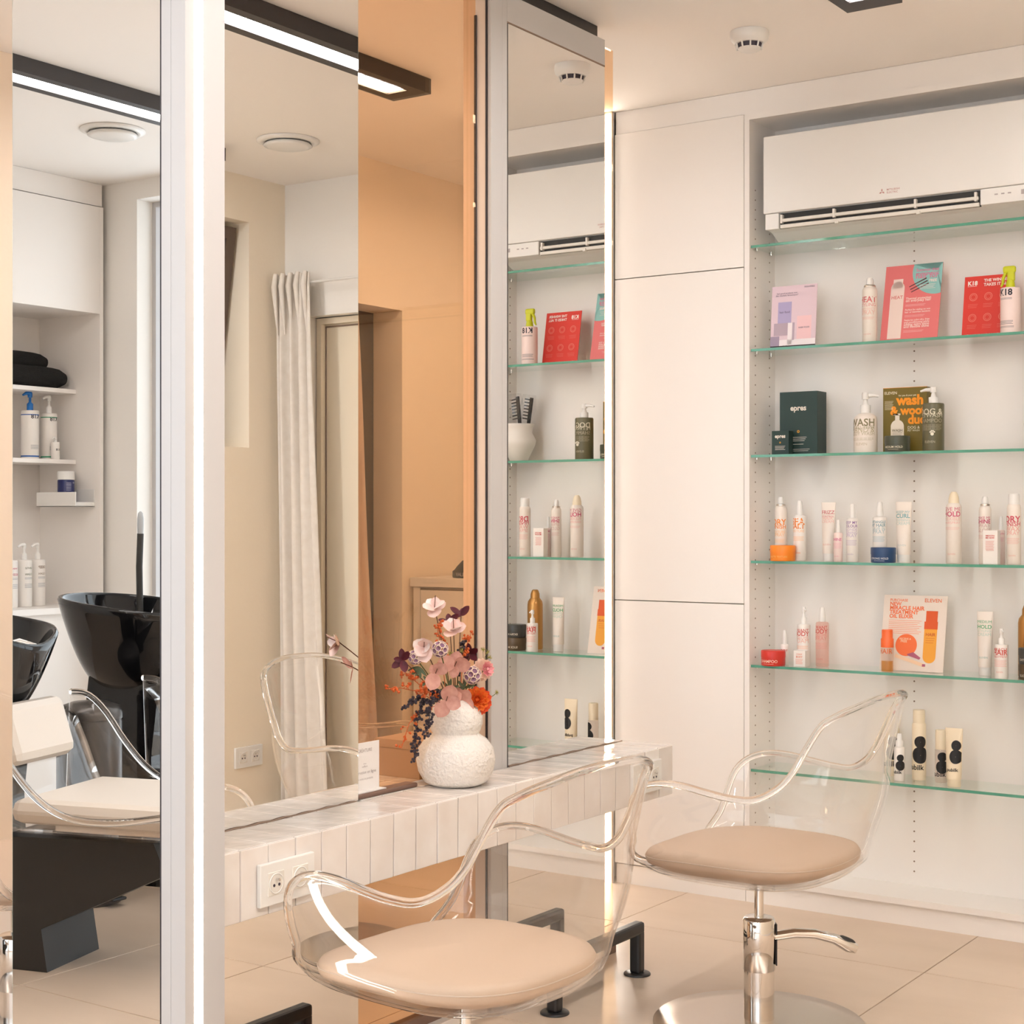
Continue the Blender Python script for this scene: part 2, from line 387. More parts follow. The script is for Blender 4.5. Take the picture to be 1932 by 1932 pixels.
def vent(label, x, y):
    t = thing('ceiling_vent', label, 'vent', (x, y, CEIL), group='round ceiling vents')
    MB().lathe([(0.118, -0.001), (0.118, -0.006), (0.10, -0.012), (0.085, -0.012), (0.085, -0.001)], 40, cap=False).build('ring', 'white_plastic', t)
    MB().lathe([(0.002, -0.030), (0.075, -0.028), (0.092, -0.022), (0.085, -0.014), (0.03, -0.008), (0.03, -0.001)], 40).build('disc', 'white_plastic', t)
vent('round white ceiling vent reflected in the middle mirror', -0.64, 4.465)
vent('round white ceiling vent above the wash basins', -4.50, 0.19)
t = thing('smoke_detector', 'round white smoke detector on the ceiling in front of the cabinets', 'smoke detector', (-2.054, 4.229, CEIL))
MB().lathe([(0.056, -0.0005), (0.057, -0.012), (0.054, -0.026), (0.043, -0.036)], 40).build('body', 'white_plastic', t)
MB().lathe([(0.036, -0.034), (0.034, -0.050)], 32).build('sensor_chamber', 'socket_dark', t)
MB().lathe([(0.002, -0.060), (0.020, -0.0585), (0.031, -0.054), (0.035, -0.049)], 32).build('cap', 'white_plastic', t)
rb = MB()
for k in range(10):
    a = 2*math.pi*k/10+0.2; c, s_ = math.cos(a), math.sin(a)
    rb.tube([(0.041*c, 0.041*s_, -0.034), (0.036*c, 0.036*s_, -0.052)], 0.003, 6)
rb.build('rib', 'white_plastic', t)

# ------------------------------------------------------------------ mirror partition
def mirror_panel(label, y0):
    y1 = y0+0.570; t = thing('mirror_panel', label, 'mirror', (0, y0, 0), group='floor-standing mirror panels'); L = y1-y0
    MB().box(-2.448, -2.367, 0.004, L-0.004, 0.01, 2.648).build('core', 'alu_glass_reflection', t)
    MB().box(-2.367, XM, 0.080, L, 0.02, 2.573).build('mirror_pane', 'mirror', t)
    MB().box(-2.3672, XM-0.0008, L, L+0.0012, 0.02, 2.573).build('pane_edge', 'mirror_edge', t)
    MB().box(-2.368, XM+0.001, 0.0765, 0.080, 0.02, 2.573).build('gasket', 'gasket', t)
    MB().rbox(-2.368, XM+0.002, 0.002, 0.052, 0.0, 2.65, 0.001).build('frame_profile', 'alu_white', t)
    MB().rbox(-2.368, XM+0.001, 0.053, 0.0765, 0.0, 2.65, 0.001).build('frame_profile', 'alu_white', t)
    MB().box(-2.368, XM+0.001, 0.0765, L, 2.577, 2.65).build('header', 'alu_white', t)
    MB().box(-2.368, XM+0.0012, 0.0765, L, 2.573, 2.577).build('header_gap', 'gap_shadow', t)
    MB().box(-2.3745, -2.3705, -0.001, 0.004, 0.0, 2.65).build('side_gap', 'gasket', t)
    MB().box(-2.400, -2.3755, 0.0015, 0.004, 0.63, 2.648).build('side_strip', 'alu_glass_reflection', t)
mirror_panel('tall mirror panel beside the glowing column, reflecting the white curtain', 2.250)
mirror_panel('tall mirror panel in a white frame, reflecting the bottle shelves', 3.347)
t = thing('glass_partition', 'bronze tinted glass panel between the two mirror panels', 'glass panel', (0, 0, 0), group='bronze glass panes')
MB().box(XG-0.004, XG+0.004, 2.823, 3.342, 0.632, 2.648).build('pane', 'bronze_glass', t)
MB().box(XG-0.004, XG+0.004, 2.823, 3.342, 0.052, 0.483).build('pane', 'bronze_glass', t)
MB().box(XG-0.001, XG+0.0055, 3.3425, 3.3465, 0.632, 2.58).build('channel', 'gasket', t)
MB().box(XG-0.015, XG+0.015, 2.823, 3.342, 0.028, 0.052).build('bottom_rail', 'tray_wood', t)
MB().box(XG-0.04, XG+0.04, 2.823, 3.345, 0.0, 0.028).build('plinth', 'laminate', t)
t = thing('glass_partition', 'narrow bronze glass strip at the far end beside the tall cabinet', 'glass panel', (0, 0, 0), group='bronze glass panes')
MB().box(XG-0.004, XG+0.004, 3.922, 4.036, 0.632, 2.655).build('pane', 'bronze_glass', t)
MB().box(XG-0.004, XG+0.004, 3.922, 4.036, 0.052, 0.483).build('pane', 'bronze_glass', t)
MB().box(XG-0.015, XG+0.015, 3.922, 4.036, 0.0, 0.052).build('bottom_rail', 'tray_wood', t)
tag(MB().box(-2.42, -2.392, 2.19, 3.93, 2.665, CEIL-0.001).build('ceiling_track', 'black_metal'), 'black ceiling track above the mirror panels', 'track')

# end column with mirror on the near face and a light strip on its side
t = thing('mirror_column', 'white end column with a mirror face and a glowing light strip', 'column', (0, 0, 0))
MB().box(-2.645, -2.225, 2.094, 2.187, 0, CEIL-0.001).build('core', 'laminate', t)
MB().box(-2.654, -2.2275, 2.086, 2.093, 0.01, CEIL-0.005).build('mirror_pane', 'mirror', t)
MB().box(-2.6552, -2.654, 2.0865, 2.0925, 0.01, CEIL-0.005).build('pane_edge', 'mirror_edge', t)
MB().box(-2.2275, -2.2235, 2.0855, 2.093, 0, CEIL-0.001).build('gasket', 'gasket', t)
MB().rbox(-2.2235, -2.198, 2.085, 2.187, 0, CEIL-0.001, 0.0008).build('frame_profile', 'alu_white', t)
b = MB(); b.box(-2.197, -2.160, 2.085, 2.108, 0, CEIL-0.001); b.box(-2.197, -2.160, 2.130, 2.187, 0, CEIL-0.001); b.box(-2.197, -2.164, 2.108, 2.130, 0, CEIL-0.001)
b.build('frame_profile', 'alu_white', t)
MB().box(-2.164, -2.1595, 2.1085, 2.1295, 0.0, CEIL-0.002).build('light_strip', 'led_light', t)
# light strip in the far corner
t = thing('light_strip', 'vertical light strip glowing beside the tall white cabinet', 'lamp', (0, 0, 0))
MB().box(-2.892, -2.853, 4.785, 4.80, 0.0, CEIL-0.002).build('profile', 'alu_white', t)
MB().box(-2.878, -2.859, 4.781, 4.785, 0.0, CEIL-0.01).build('diffuser', 'led_light', t)

# ------------------------------------------------------------------ tiled console shelf
SX = -2.199; ST = 0.627; SB = 0.485; SY0, SY1 = 2.19, 4.029
t = thing('tiled_shelf', 'long glazed white tile console running through the mirror partition', 'shelf', (0, 0, 0))
c = MB(); c.box(-2.354, SX-0.008, SY0, SY1-0.008, SB, ST-0.009); c.box(-2.608, -2.460, SY0, SY1-0.008, SB, ST-0.009)
c.box(-2.460, -2.354, 2.826, 3.342, SB, ST-0.009); c.box(-2.460, -2.354, 3.922, SY1-0.008, SB, ST-0.009)
c.build('core', 'grout_light', t)
def zellige(nx, ny, th, seed):          # hand-made tile, face up, slightly wavy edges
    rnd = random.Random(seed); g = 0.0012
    b = MB(); b.rbox(-nx/2+g, nx/2-g, -ny/2+g, ny/2-g, 0, th, 0.0018)
    b.v = [(x+rnd.uniform(-1, 1)*0.0005, y+rnd.uniform(-1, 1)*0.0005, z) for x, y, z in b.v]
    return b
PT = 0.0785; n_t = int(round((SY1-SY0)/PT)); PT = (SY1-SY0)/n_t
front = [zellige(ST-SB, PT, 0.008, k).mesh('tile', 'zellige') for k in range(4)]
top_a = [zellige(0.155, PT, 0.009, k+9).mesh('tile', 'zellige') for k in range(4)]
top_b = [zellige(0.125, PT, 0.009, k+19).mesh('tile', 'zellige') for k in range(4)]
rnd = random.Random(3)
for i in range(n_t):
    yc = SY0+(i+0.5)*PT
    o = inst('tile', rnd.choice(front), t, (SX-0.008, yc, (ST+SB)/2)); o.rotation_euler = (rnd.uniform(-.004, .004), math.pi/2+rnd.uniform(-.008, .008), rnd.uniform(-.006, .006))
    o = inst('tile', rnd.choice(top_a), t, (-2.2795, yc, ST-0.009)); o.rotation_euler = (rnd.uniform(-.008, .008), rnd.uniform(-.006, .006), 0)
    if 2.86 < yc < 3.31 or yc > 3.96:
        for xc in (-2.4225, -2.5485):
            inst('tile', rnd.choice(top_b), t, (xc, yc, ST-0.009))
    elif yc > 2.3:
        inst('tile', rnd.choice(top_b), t, (-2.5485, yc, ST-0.009))
cl = MB(); cl.tube([(XM+0.0025, 2.25+0.02*k, ST+0.0005+0.0012*math.sin(k*1.7)) for k in range(29)], 0.0022, 6); cl.build('sealant', 'gap_shadow', t)
cl = MB(); cl.tube([(XM+0.0025, 3.43+0.02*k, ST+0.0005+0.0012*math.sin(k*1.3)) for k in range(30)], 0.0022, 6); cl.build('sealant', 'gap_shadow', t)

def double_socket(label, loc, rotz, group='double wall sockets'):     # faces local -Y
    t = thing('wall_socket', label, 'socket', loc, rotz, group)
    MB().rbox(-0.080, 0.080, -0.011, 0, -0.043, 0.043, 0.002).build('plate', 'white_plastic', t)
    for sx in (-0.036, 0.036):
        i_ = MB().rbox(-0.0235, 0.0235, -0.0125, -0.009, -0.0235, 0.0235, 0.001).build('socket_insert', 'offwhite_plastic', t, (sx, 0, 0))
        r_ = MB().lathe([(0.021, 0), (0.021, 0.0012), (0.0185, 0.0012), (0.0175, -0.009)], 32, cap=False); r_.xf(Matrix.Rotation(math.pi/2, 4, 'X'))
        r_.build('well_ring', 'white_plastic', i_, (0, -0.0125, 0))
        k_ = MB().cyl((0, 0, 0), 0.0178, 0.0006, 28); k_.xf(Matrix.Rotation(math.pi/2, 4, 'X')); k_.build('well', 'offwhite_plastic', i_, (0, -0.0126, 0))
        h_ = MB()
        for hx in (-0.0075, 0.0075): h_.cyl((hx, -0.003, 0), 0.0031, 0.0006, 14)
        h_.xf(Matrix.Rotation(math.pi/2, 4, 'X')); h_.build('pin_holes', 'socket_dark', i_, (0, -0.0133, 0))
        p_ = MB().cyl((0, 0.0085, 0), 0.0028, 0.009, 12); p_.xf(Matrix.Rotation(math.pi/2, 4, 'X')); p_.build('earth_pin', 'chrome', i_, (0, -0.013, 0))
double_socket('white double socket on the tiled console beside the glowing column', (SX+0.001, 2.394, 0.548), math.pi/2)
double_socket('white double socket at the far end of the tiled console', (SX+0.001, 3.863, 0.556), math.pi/2)
double_socket('white double socket low on the cream wall, seen in the middle mirror', (-0.071, 4.84, 0.285), -math.pi/2)

# ------------------------------------------------------------------ built-in cupboards and shelving
t = thing('tall_cabinet', 'tall white handleless cabinet with three stacked doors', 'cabinet', (0, 0, 0))
MB().box(-2.850, -2.352, YC+0.02, 5.065, 0.07, 2.612).build('body', 'gap_shade_soft', t)
for z0, z1 in ((0.072, 0.9895), (0.9925, 2.1105), (2.1135, 2.619)):
    MB().rbox(-2.850, -2.3525, YC, YC+0.018, z0, z1, 0.0012).build('door', 'laminate', t)
MB().box(-2.850, -2.352, YC+0.012, YC+0.03, 0.0, 0.066).build('plinth', 'laminate', t)
t = thing('shelving_unit', 'white built-in shelving unit with drilled side panels', 'shelving', (0, 0, 0))
SL, SR = -2.332, -1.318
MB().box(-2.350, SL, YC, 5.02, 0.066, 2.62).build('side_panel', 'laminate', t)
MB().box(SR, -1.30, YC, 5.02, 0.066, 2.62).build('side_panel', 'laminate', t)
MB().box(SL, SR, YC, 5.02, 2.60, 2.62).build('top_panel', 'laminate', t)
MB().box(SL, SR, YC, 5.02, 0.066, 0.086).build('bottom_panel', 'laminate', t)
MB().box(SL, SR, 5.0, 5.02, 0.086, 2.60).build('back_panel', 'laminate', t)
MB().box(-2.350, -1.30, YC+0.012, YC+0.03, 0.0, 0.066).build('plinth', 'laminate', t)
hz = MB()
for k in range(74):
    z = 0.13+k*0.0325
    if z > 2.4: break
    for yy in (4.845, 4.955):
        for xx, sg in ((SL, 1), (SR, -1)):
            a = MB().cyl((0, 0, 0), 0.0028, 0.0006, 8); a.xf(Matrix.Rotation(sg*math.pi/2, 4, 'Y')); hz.add([(v[0]+xx, v[1]+yy, v[2]+z) for v in a.v], a.f)
    a = MB().cyl((0, 0, 0), 0.0030, 0.0006, 8); a.xf(Matrix.Rotation(math.pi/2, 4, 'X')); hz.add([(v[0]+x_at(1725, 5.0), v[1]+5.0, v[2]+z) for v in a.v], a.f)
o = hz.build('pin_holes', 'gap_shadow', t); o['kind'] = 'stuff'
SH = [2.183, 1.839, 1.487, 1.136, 0.790, 0.444]
names = ['topmost glass shelf, just under the air conditioner', 'glass shelf holding the red and pink display cards', 'glass shelf holding the dark green boxes and dog wash bottle',
         'glass shelf holding the orange and blue tubs', 'glass shelf holding the red tub and elixir card', 'lowest glass shelf, holding the cream bottles with black figure eights']
for z, nm in zip(SH, names):
    t = thing('glass_shelf', nm, 'shelf', (0, 0, z), group='glass shelves in the shelving unit')
    MB().box(SL+0.002, SR-0.002, YC+0.011, 4.996, -0.008, -0.0002).build('pane', 'shelf_glass', t)
    MB().box(SL+0.002, SR-0.002, YC+0.008, YC+0.011, -0.0085, 0).build('front_edge', 'glass_edge', t)
    for xx in (SL+0.006, SR-0.006):
        for yy in (4.845, 4.955): MB().cyl((xx, yy, -0.0145), 0.005, 0.0062, 12).build('shelf_pin', 'chrome', t)
tag(MB().box(-2.850, -1.20, YC+0.008, 5.07, 2.6215, CEIL-0.001).build('trim_1', 'laminate'), 'white filler board between cabinet tops and ceiling', 'trim', kind='structure')

# air conditioner
t = thing('air_conditioner', 'white wall air conditioner fitted at the top of the shelving', 'air conditioner', (0, 0, 0))
AX0, AX1 = -2.276, -1.375
pr = [(4.805, 2.53), (4.995, 2.53), (4.995, 2.20), (4.90, 2.197), (4.845, 2.222), (4.805, 2.228)]
b = MB(); b.prism(pr, AX0+0.006, AX1, 'x'); b.build('body', 'white_plastic', t)
MB().rbox(AX0, AX1, 4.787, 4.806, 2.278, 2.532, 0.004).build('front_panel', 'white_plastic', t)
MB().rbox(AX0+0.006, -2.222, 4.79, 4.806, 2.225, 2.277, 0.003).build('corner_cover', 'white_plastic', t)
MB().rbox(-1.556, AX1, 4.79, 4.806, 2.228, 2.277, 0.003).build('control_panel', 'white_plastic', t)
MB().box(-2.221, -1.557, 4.8025, 4.806, 2.226, 2.276).build('outlet', 'black_matt', t)
MB().rbox(-2.215, -1.562, 4.790, 4.8025, 2.246, 2.2565, 0.002).build('louvre', 'offwhite_plastic', t)
MB().rbox(-2.218, -1.560, 4.792, 4.8025, 2.226, 2.238, 0.002).build('louvre', 'offwhite_plastic', t)
for xx in (-2.212, -2.03, -1.76, -1.57): MB().rbox(xx-0.004, xx+0.004, 4.788, 4.8025, 2.242, 2.270, 0.001).build('bracket', 'offwhite_plastic', t)
for xx in (-2.02, -1.75): MB().rbox(xx-0.006, xx+0.006, 4.788, 4.8025, 2.222, 2.232, 0.001).build('bracket', 'offwhite_plastic', t)
lg = MB(); lx = x_at(1664, 4.787); lz = z_at(1664, 362, 4.787)
for a in (90, 210, 330):
    ca, sa = math.cos(math.radians(a)), math.sin(math.radians(a)); q = 0.006
    p0 = (lx, lz); pts = [(p0[0], p0[1]), (p0[0]+q*math.cos(math.radians(a-30)), p0[1]+q*math.sin(math.radians(a-30))), (p0[0]+q*1.73*ca, p0[1]+q*1.73*sa), (p0[0]+q*math.cos(math.radians(a+30)), p0[1]+q*math.sin(math.radians(a+30)))]
    lg.add([(x, 4.7865, z) for x, z in pts], [(0, 1, 2, 3)])
flat_text(lg, 'MITSUBISHI', 0.0085, lx+0.016, lz+0.002, 4.7865, 0.01, 'L'); flat_text(lg, 'ELECTRIC', 0.0085, lx+0.016, lz-0.007, 4.7865, 0.01, 'L')
lg.build('emblem', mat('logo_red', (0.55, 0.30, 0.28), 0.5), t)
cm = MB(); cx = x_at(1895, 4.789); cz = 2.254
for k in range(3): rect(cm, cx-0.03+0.02*k, cx-0.02+0.02*k, cz, cz+0.004, 4.7895)
rect(cm, cx+0.05, cx+0.085, cz-0.006, cz+0.008, 4.7895); cm.build('indicator', 'print_grey', t)

# ------------------------------------------------------------------ beyond the glass
t = thing('counter', 'pale counter with a panelled door beyond the bronze glass', 'counter', (0, 0, 0))
MB().box(-4.0, -2.97, 5.13, 5.65, 0.0, 0.995).build('body', 'counter_white', t)
MB().rbox(-4.005, -2.96, 5.112, 5.66, 0.998, 1.035, 0.002).build('worktop', 'counter_white', t)
MB().rbox(-3.955, -3.40, 5.118, 5.13, 0.08, 0.985, 0.001).build('door', 'counter_white', t)
MB().box(-3.962, -3.393, 5.126, 5.1295, 0.07, 0.993).build('door_gap', 'gap_shadow', t)
t = thing('domed_device', 'black domed device with pale lettering on the counter', 'device', (-3.755, 5.25, 1.0352))  # black domed object of unknown use
b = MB(); b.lathe([(0.115, 0), (0.117, 0.004), (0.117, 0.026), (0.108, 0.032), (0.098, 0.045), (0.075, 0.068), (0.04, 0.085), (0.002, 0.09)], 36, sy=0.8); b.build('body', 'black_matt', t)
l_ = MB(); v, f = glyphs('VALERA', 0.01); l_.add([(0.118*math.sin(a*0.02/0.1-0.15), -0.0945*math.cos(a*0.02/0.1-0.15), 0.008+b_*0.02) for a, b_ in v], f); l_.build('lettering', 'print_grey', t)
t = thing('curtain', 'brown curtain hanging in the doorway beyond the bronze glass', 'curtain', (0, 0, 0))
def cb(u, v):
    z = 0.03+2.1*v; w_ = 0.495+0.147*(1-v); y = 4.255+u*w_
    return (-3.985+0.018*math.sin(u*38)+0.004*math.sin(v*9), y, z)
b = MB(); b.grid(cb, 60, 14); o = b.build('cloth', 'curtain_brown', t); o.modifiers.new('thickness', 'SOLIDIFY').thickness = 0.004
b = MB(); b.tube([(-3.985, 4.24, 2.128), (-3.985, 4.74, 2.128)], 0.006); b.build('rod', 'laminate', t)
t = thing('tray', 'flat dark wooden tray at the foot of the bronze glass', 'tray', (0, 0, ST))
MB().rbox(-2.4015, -2.364, 2.824, 3.05, 0.0, 0.011, 0.004).build('board', 'tray_wood', t)
t = thing('price_sign', 'small white standing card with fine print on the wooden tray', 'sign', (-2.394, 2.884, ST+0.0113), math.pi/2)
MB().box(-0.054, 0.054, 0, 0.0025, 0, 0.113).build('card', 'paper', t)
MB().box(-0.054, 0.054, -0.022, -0.0002, 0, 0.002).build('foot', 'paper', t)
s_ = MB(); flat_text(s_, 'CRÉATURE', 0.0105, 0, 0.091, width=0.052); flat_text(s_, 'menu', 0.005, 0, 0.062); flat_text(s_, 'coiffure', 0.0065, 0, 0.055)
flat_text(s_, 'réservation en ligne', 0.0085, 0, 0.040, width=0.082); flat_text(s_, 'nos soins et produits', 0.006, 0, 0.026, width=0.06); s_.build('lettering', 'print_grey', t)
t = thing('storage_box', 'low brown cardboard box behind the white vase', 'box', (0, 0, ST))
MB().rbox(-2.562, -2.425, 3.134, 3.32, 0.0, 0.072, 0.001).build('base', 'kraft_box', t)
MB().rbox(-2.565, -2.422, 3.131, 3.323, 0.0725, 0.094, 0.001).build('lid', 'kraft_box', t)

# white curtain by the cream door (seen in the middle mirror)
t = thing('curtain', 'long white pleated curtain on a thin rod beside the cream door', 'curtain', (0, 0, 0))
def cw(u, v):
    z = 0.02+2.28*v; e = (1-v)**1.2; x0 = -0.100-0.02*e; x1 = -0.285-0.11*e
    x = x0+(x1-x0)*u; amp = 0.018*(0.5+0.5*min(1, (1-v)*6)); k = 8
    return (x+0.006*math.sin(u*20+v*3), 4.99+amp*math.sin(u*2*math.pi*k/2+0.6*math.sin(v*4))+0.008*math.sin(u*23), z)
b = MB(); b.grid(cw, 72, 20); o = b.build('cloth', 'curtain_cloth', t); o.modifiers.new('thickness', 'SOLIDIFY').thickness = 0.003
pl = MB()
for k in range(5):
    x = -0.108-k*0.041
    pl.tube([(x, 4.972, 2.305), (x+0.004, 4.966, 2.25), (x-0.002, 4.97, 2.16), (x, 4.985, 2.05)], [0.010, 0.013, 0.009, 0.003], 8)
pl.build('heading_pleats', 'curtain_cloth', t)
MB().tube([(-0.075, 5.0, 2.262), (-1.2, 5.0, 2.262)], 0.006).build('rod', 'white_plastic', t)

# ------------------------------------------------------------------ floor-fixed footrests
def footrest(label, y0, y1):
    t = thing('footrest', label, 'footrest', (-2.227, 0, 0), group='black tube footrests')
    zt = 0.135
    MB().rbox(-0.017, 0.017, y0-0.017, y1+0.017, zt-0.022, zt+0.012, 0.008).build('bar', 'black_metal', t)
    for y in (y0, y1):
        MB().rbox(-0.017, 0.017, y-0.017, y+0.017, 0.004, zt-0.010, 0.008).build('post', 'black_metal', t)
        MB().lathe([(0.038, 0.0002), (0.038, 0.003), (0.036, 0.0055), (0.018, 0.006)], 32, (0, y, 0)).build('flange', 'black_metal', t)
footrest('black tube footrest on the floor below the nearer mirror panel', 2.355, 2.780)
footrest('black tube footrest on the floor below the framed mirror panel', 3.448, 3.873)
# ------------------------------------------------------------------ clear styling chairs (front looks along local -X)
def sup(th, a, b, n): return (abs(math.cos(th)/a)**n+abs(math.sin(th)/b)**n)**(-1/n)
RIM = [(0, .487), (15, .483), (28, .466), (36, .449), (41, .430), (46, .378), (51, .320), (57, .283), (66, .256), (76, .254), (88, .262), (100, .272), (110, .273), (117, .264), (122, .247), (126, .220), (128.5, .188), (131, .150), (134, .112), (138.5, .078), (145, .050), (152, .035), (180, .030)]
def plan(th):
    q = smoothstep((abs(math.degrees(th))-60)/50)
    return sup(th, 0.262+0.030*q, 0.262, 2.6+1.6*q)
SB0 = 0.366; PN = 2.5; WB = 0.11
def shell_pt(th, z):
    R = plan(th)
    if z < WB: r = R*max(0.0, 1-(1-z/WB)**PN)**(1/PN)
    else: r = R+0.095*(z-WB)/0.42+0.012*math.sin(min(1, (z-WB)/0.2)*math.pi)
    return (r*math.cos(th), r*math.sin(th), SB0+z)
def shell_fn(u, v):
    th = 2*math.pi*u-math.pi; h = interp(RIM, abs(math.degrees(th)))
    R = plan(th)
    if v < 0.35:
        zb = min(h, 0.045); re = max(0.0, 1-(1-zb/WB)**PN)**(1/PN)
        q = max(v/0.35*re, 0.02); z = WB*(1-(1-q**PN)**(1/PN))
    else: z = min(h, 0.045)+(h-min(h, 0.045))*(v-0.35)/0.65
    return shell_pt(th, z)
def make_chair(label):
    t = thing('styling_chair', label, 'chair', group='clear acrylic styling chairs')
    b = MB(); b.grid(shell_fn, 144, 22, True); o = b.build('shell', 'acrylic', t)
    sm = o.modifiers.new('thickness', 'SOLIDIFY'); sm.thickness = 0.006; sm.offset = 1
    b = MB(); b.tube([shell_fn(k/300, 1.0) for k in range(300)], 0.0100, 10, closed=True, flat=0.8); b.build('rim', 'acrylic_rim', t)
    def cush(u, v):
        th = 2*math.pi*u
        q_ = smoothstep((abs(math.degrees(th if th < math.pi else th-2*math.pi))-60)/50); R = sup(th, 0.238+0.018*q_, 0.240, 2.6+1.0*q_)
        if v < 0.42:
            q = max(0.001, v/0.42); rr = 0.94*q; z = WB*(1-(1-min(.999, (rr*0.93))**PN)**(1/PN))+0.010
        elif v < 0.62:
            s = (v-0.42)/0.20; a = -math.pi/2*0.75+s*math.pi*0.75; rr = 0.94+0.06*math.cos(a)*1.0; z0 = WB*(1-(1-(0.94*0.93)**PN)**(1/PN))+0.010
            z = z0+(0.088-z0)*(0.5+0.5*math.sin(a)/math.sin(math.pi/2*0.75))
        else:
            s = (v-0.62)/0.38; rr = max(0.001, 0.955*(1-s)); z = 0.088+0.016*(1-(1-s)**2.2)
        drop = 0.012*smoothstep((-math.cos(th)-0.3)/0.7)*rr
        return (R*rr*math.cos(th), R*rr*math.sin(th), SB0+z-drop)
    b = MB(); b.grid(cush, 72, 26, True); b.build('cushion', 'leather', t)
    b = MB(); b.tube([cush(k/72, 0.53) for k in range(72)], 0.0016, 6, closed=True); b.build('piping', 'seam', t)
    MB().lathe([(0.022, SB0-0.012), (0.024, SB0-0.008), (0.024, SB0-0.002), (0.018, SB0)], 28).build('flange', 'chrome', t)
    MB().cyl((0, 0, 0.26), 0.0118, SB0-0.268, 24).build('piston', 'chrome', t)
    MB().lathe([(0.0385, 0.012), (0.0385, 0.15)], 40).build('column', 'chrome', t)
    MB().lathe([(0.0385, 0.138), (0.0405, 0.139), (0.0405, 0.264), (0.037, 0.270), (0.013, 0.271)], 40).build('sleeve', 'chrome', t)
    MB().lathe([(0.267, 0.0004), (0.267, 0.004), (0.262, 0.009), (0.20, 0.0125), (0.06, 0.015), (0.04, 0.016)], 72).build('base_plate', 'steel_satin', t)
    dx, dy = CS, SN
    def L(d, z, s=0): return (dx*d-dy*s, dy*d+dx*s, z)
    lv = MB(); lv.tube([L(0.038, 0.222), L(0.09, 0.230), (L(0.14, 0.228)), L(0.19, 0.215), L(0.225, 0.198), L(0.245, 0.190)], [0.012, 0.012, 0.012, 0.013, 0.017, 0.012], 12, flat=1.3)
    lever = lv.build('foot_lever', 'chrome', t)
    pd = MB(); pd.lathe([(0.018, 0), (0.018, 0.003), (0.013, 0.006), (0.002, 0.0065)], 20, (0, 0, 0), 1.25, 0.8)
    pd.xf(Matrix.Translation(L(0.222, 0.212)) @ Matrix.Rotation(YAW, 4, 'Z') @ Matrix.Rotation(math.radians(22), 4, 'Y')); pd.build('pedal_pad', 'black_rubber', lever)
    MB().lathe([(0.007, 0), (0.006, 0.004)], 12, L(0.17, 0.229)).build('screw', 'chrome', lever)
    MB().rbox(0.041, 0.044, -0.014, 0.014, 0.15, 0.255, 0.001).xf(Matrix.Rotation(YAW, 4, 'Z')).build('lever_slot', 'black_metal', t)
    return t
ch = make_chair('clear acrylic styling chair with beige cushion beside the tall cabinet'); ch.location = (-1.755, 3.668, 0)
SB0 = 0.342                                               # the nearer chair is pumped a little lower
c2 = make_chair('nearest clear acrylic styling chair, in front of the tiled console'); c2.location = (-1.841, 2.527, 0); c2.rotation_euler = (0, 0, math.radians(-3))
c3 = copy_tree(ch); c3.location = (-3.14, 3.60, 0); c3.rotation_euler = (0, 0, math.pi); c3['label'] = 'clear acrylic chair beyond the bronze glass, behind the white sign'
c4 = copy_tree(ch); c4.location = (-3.17, 2.50, 0); c4.rotation_euler = (0, 0, math.pi); c4['label'] = 'clear acrylic chair at the left picture edge, past the mirror column'

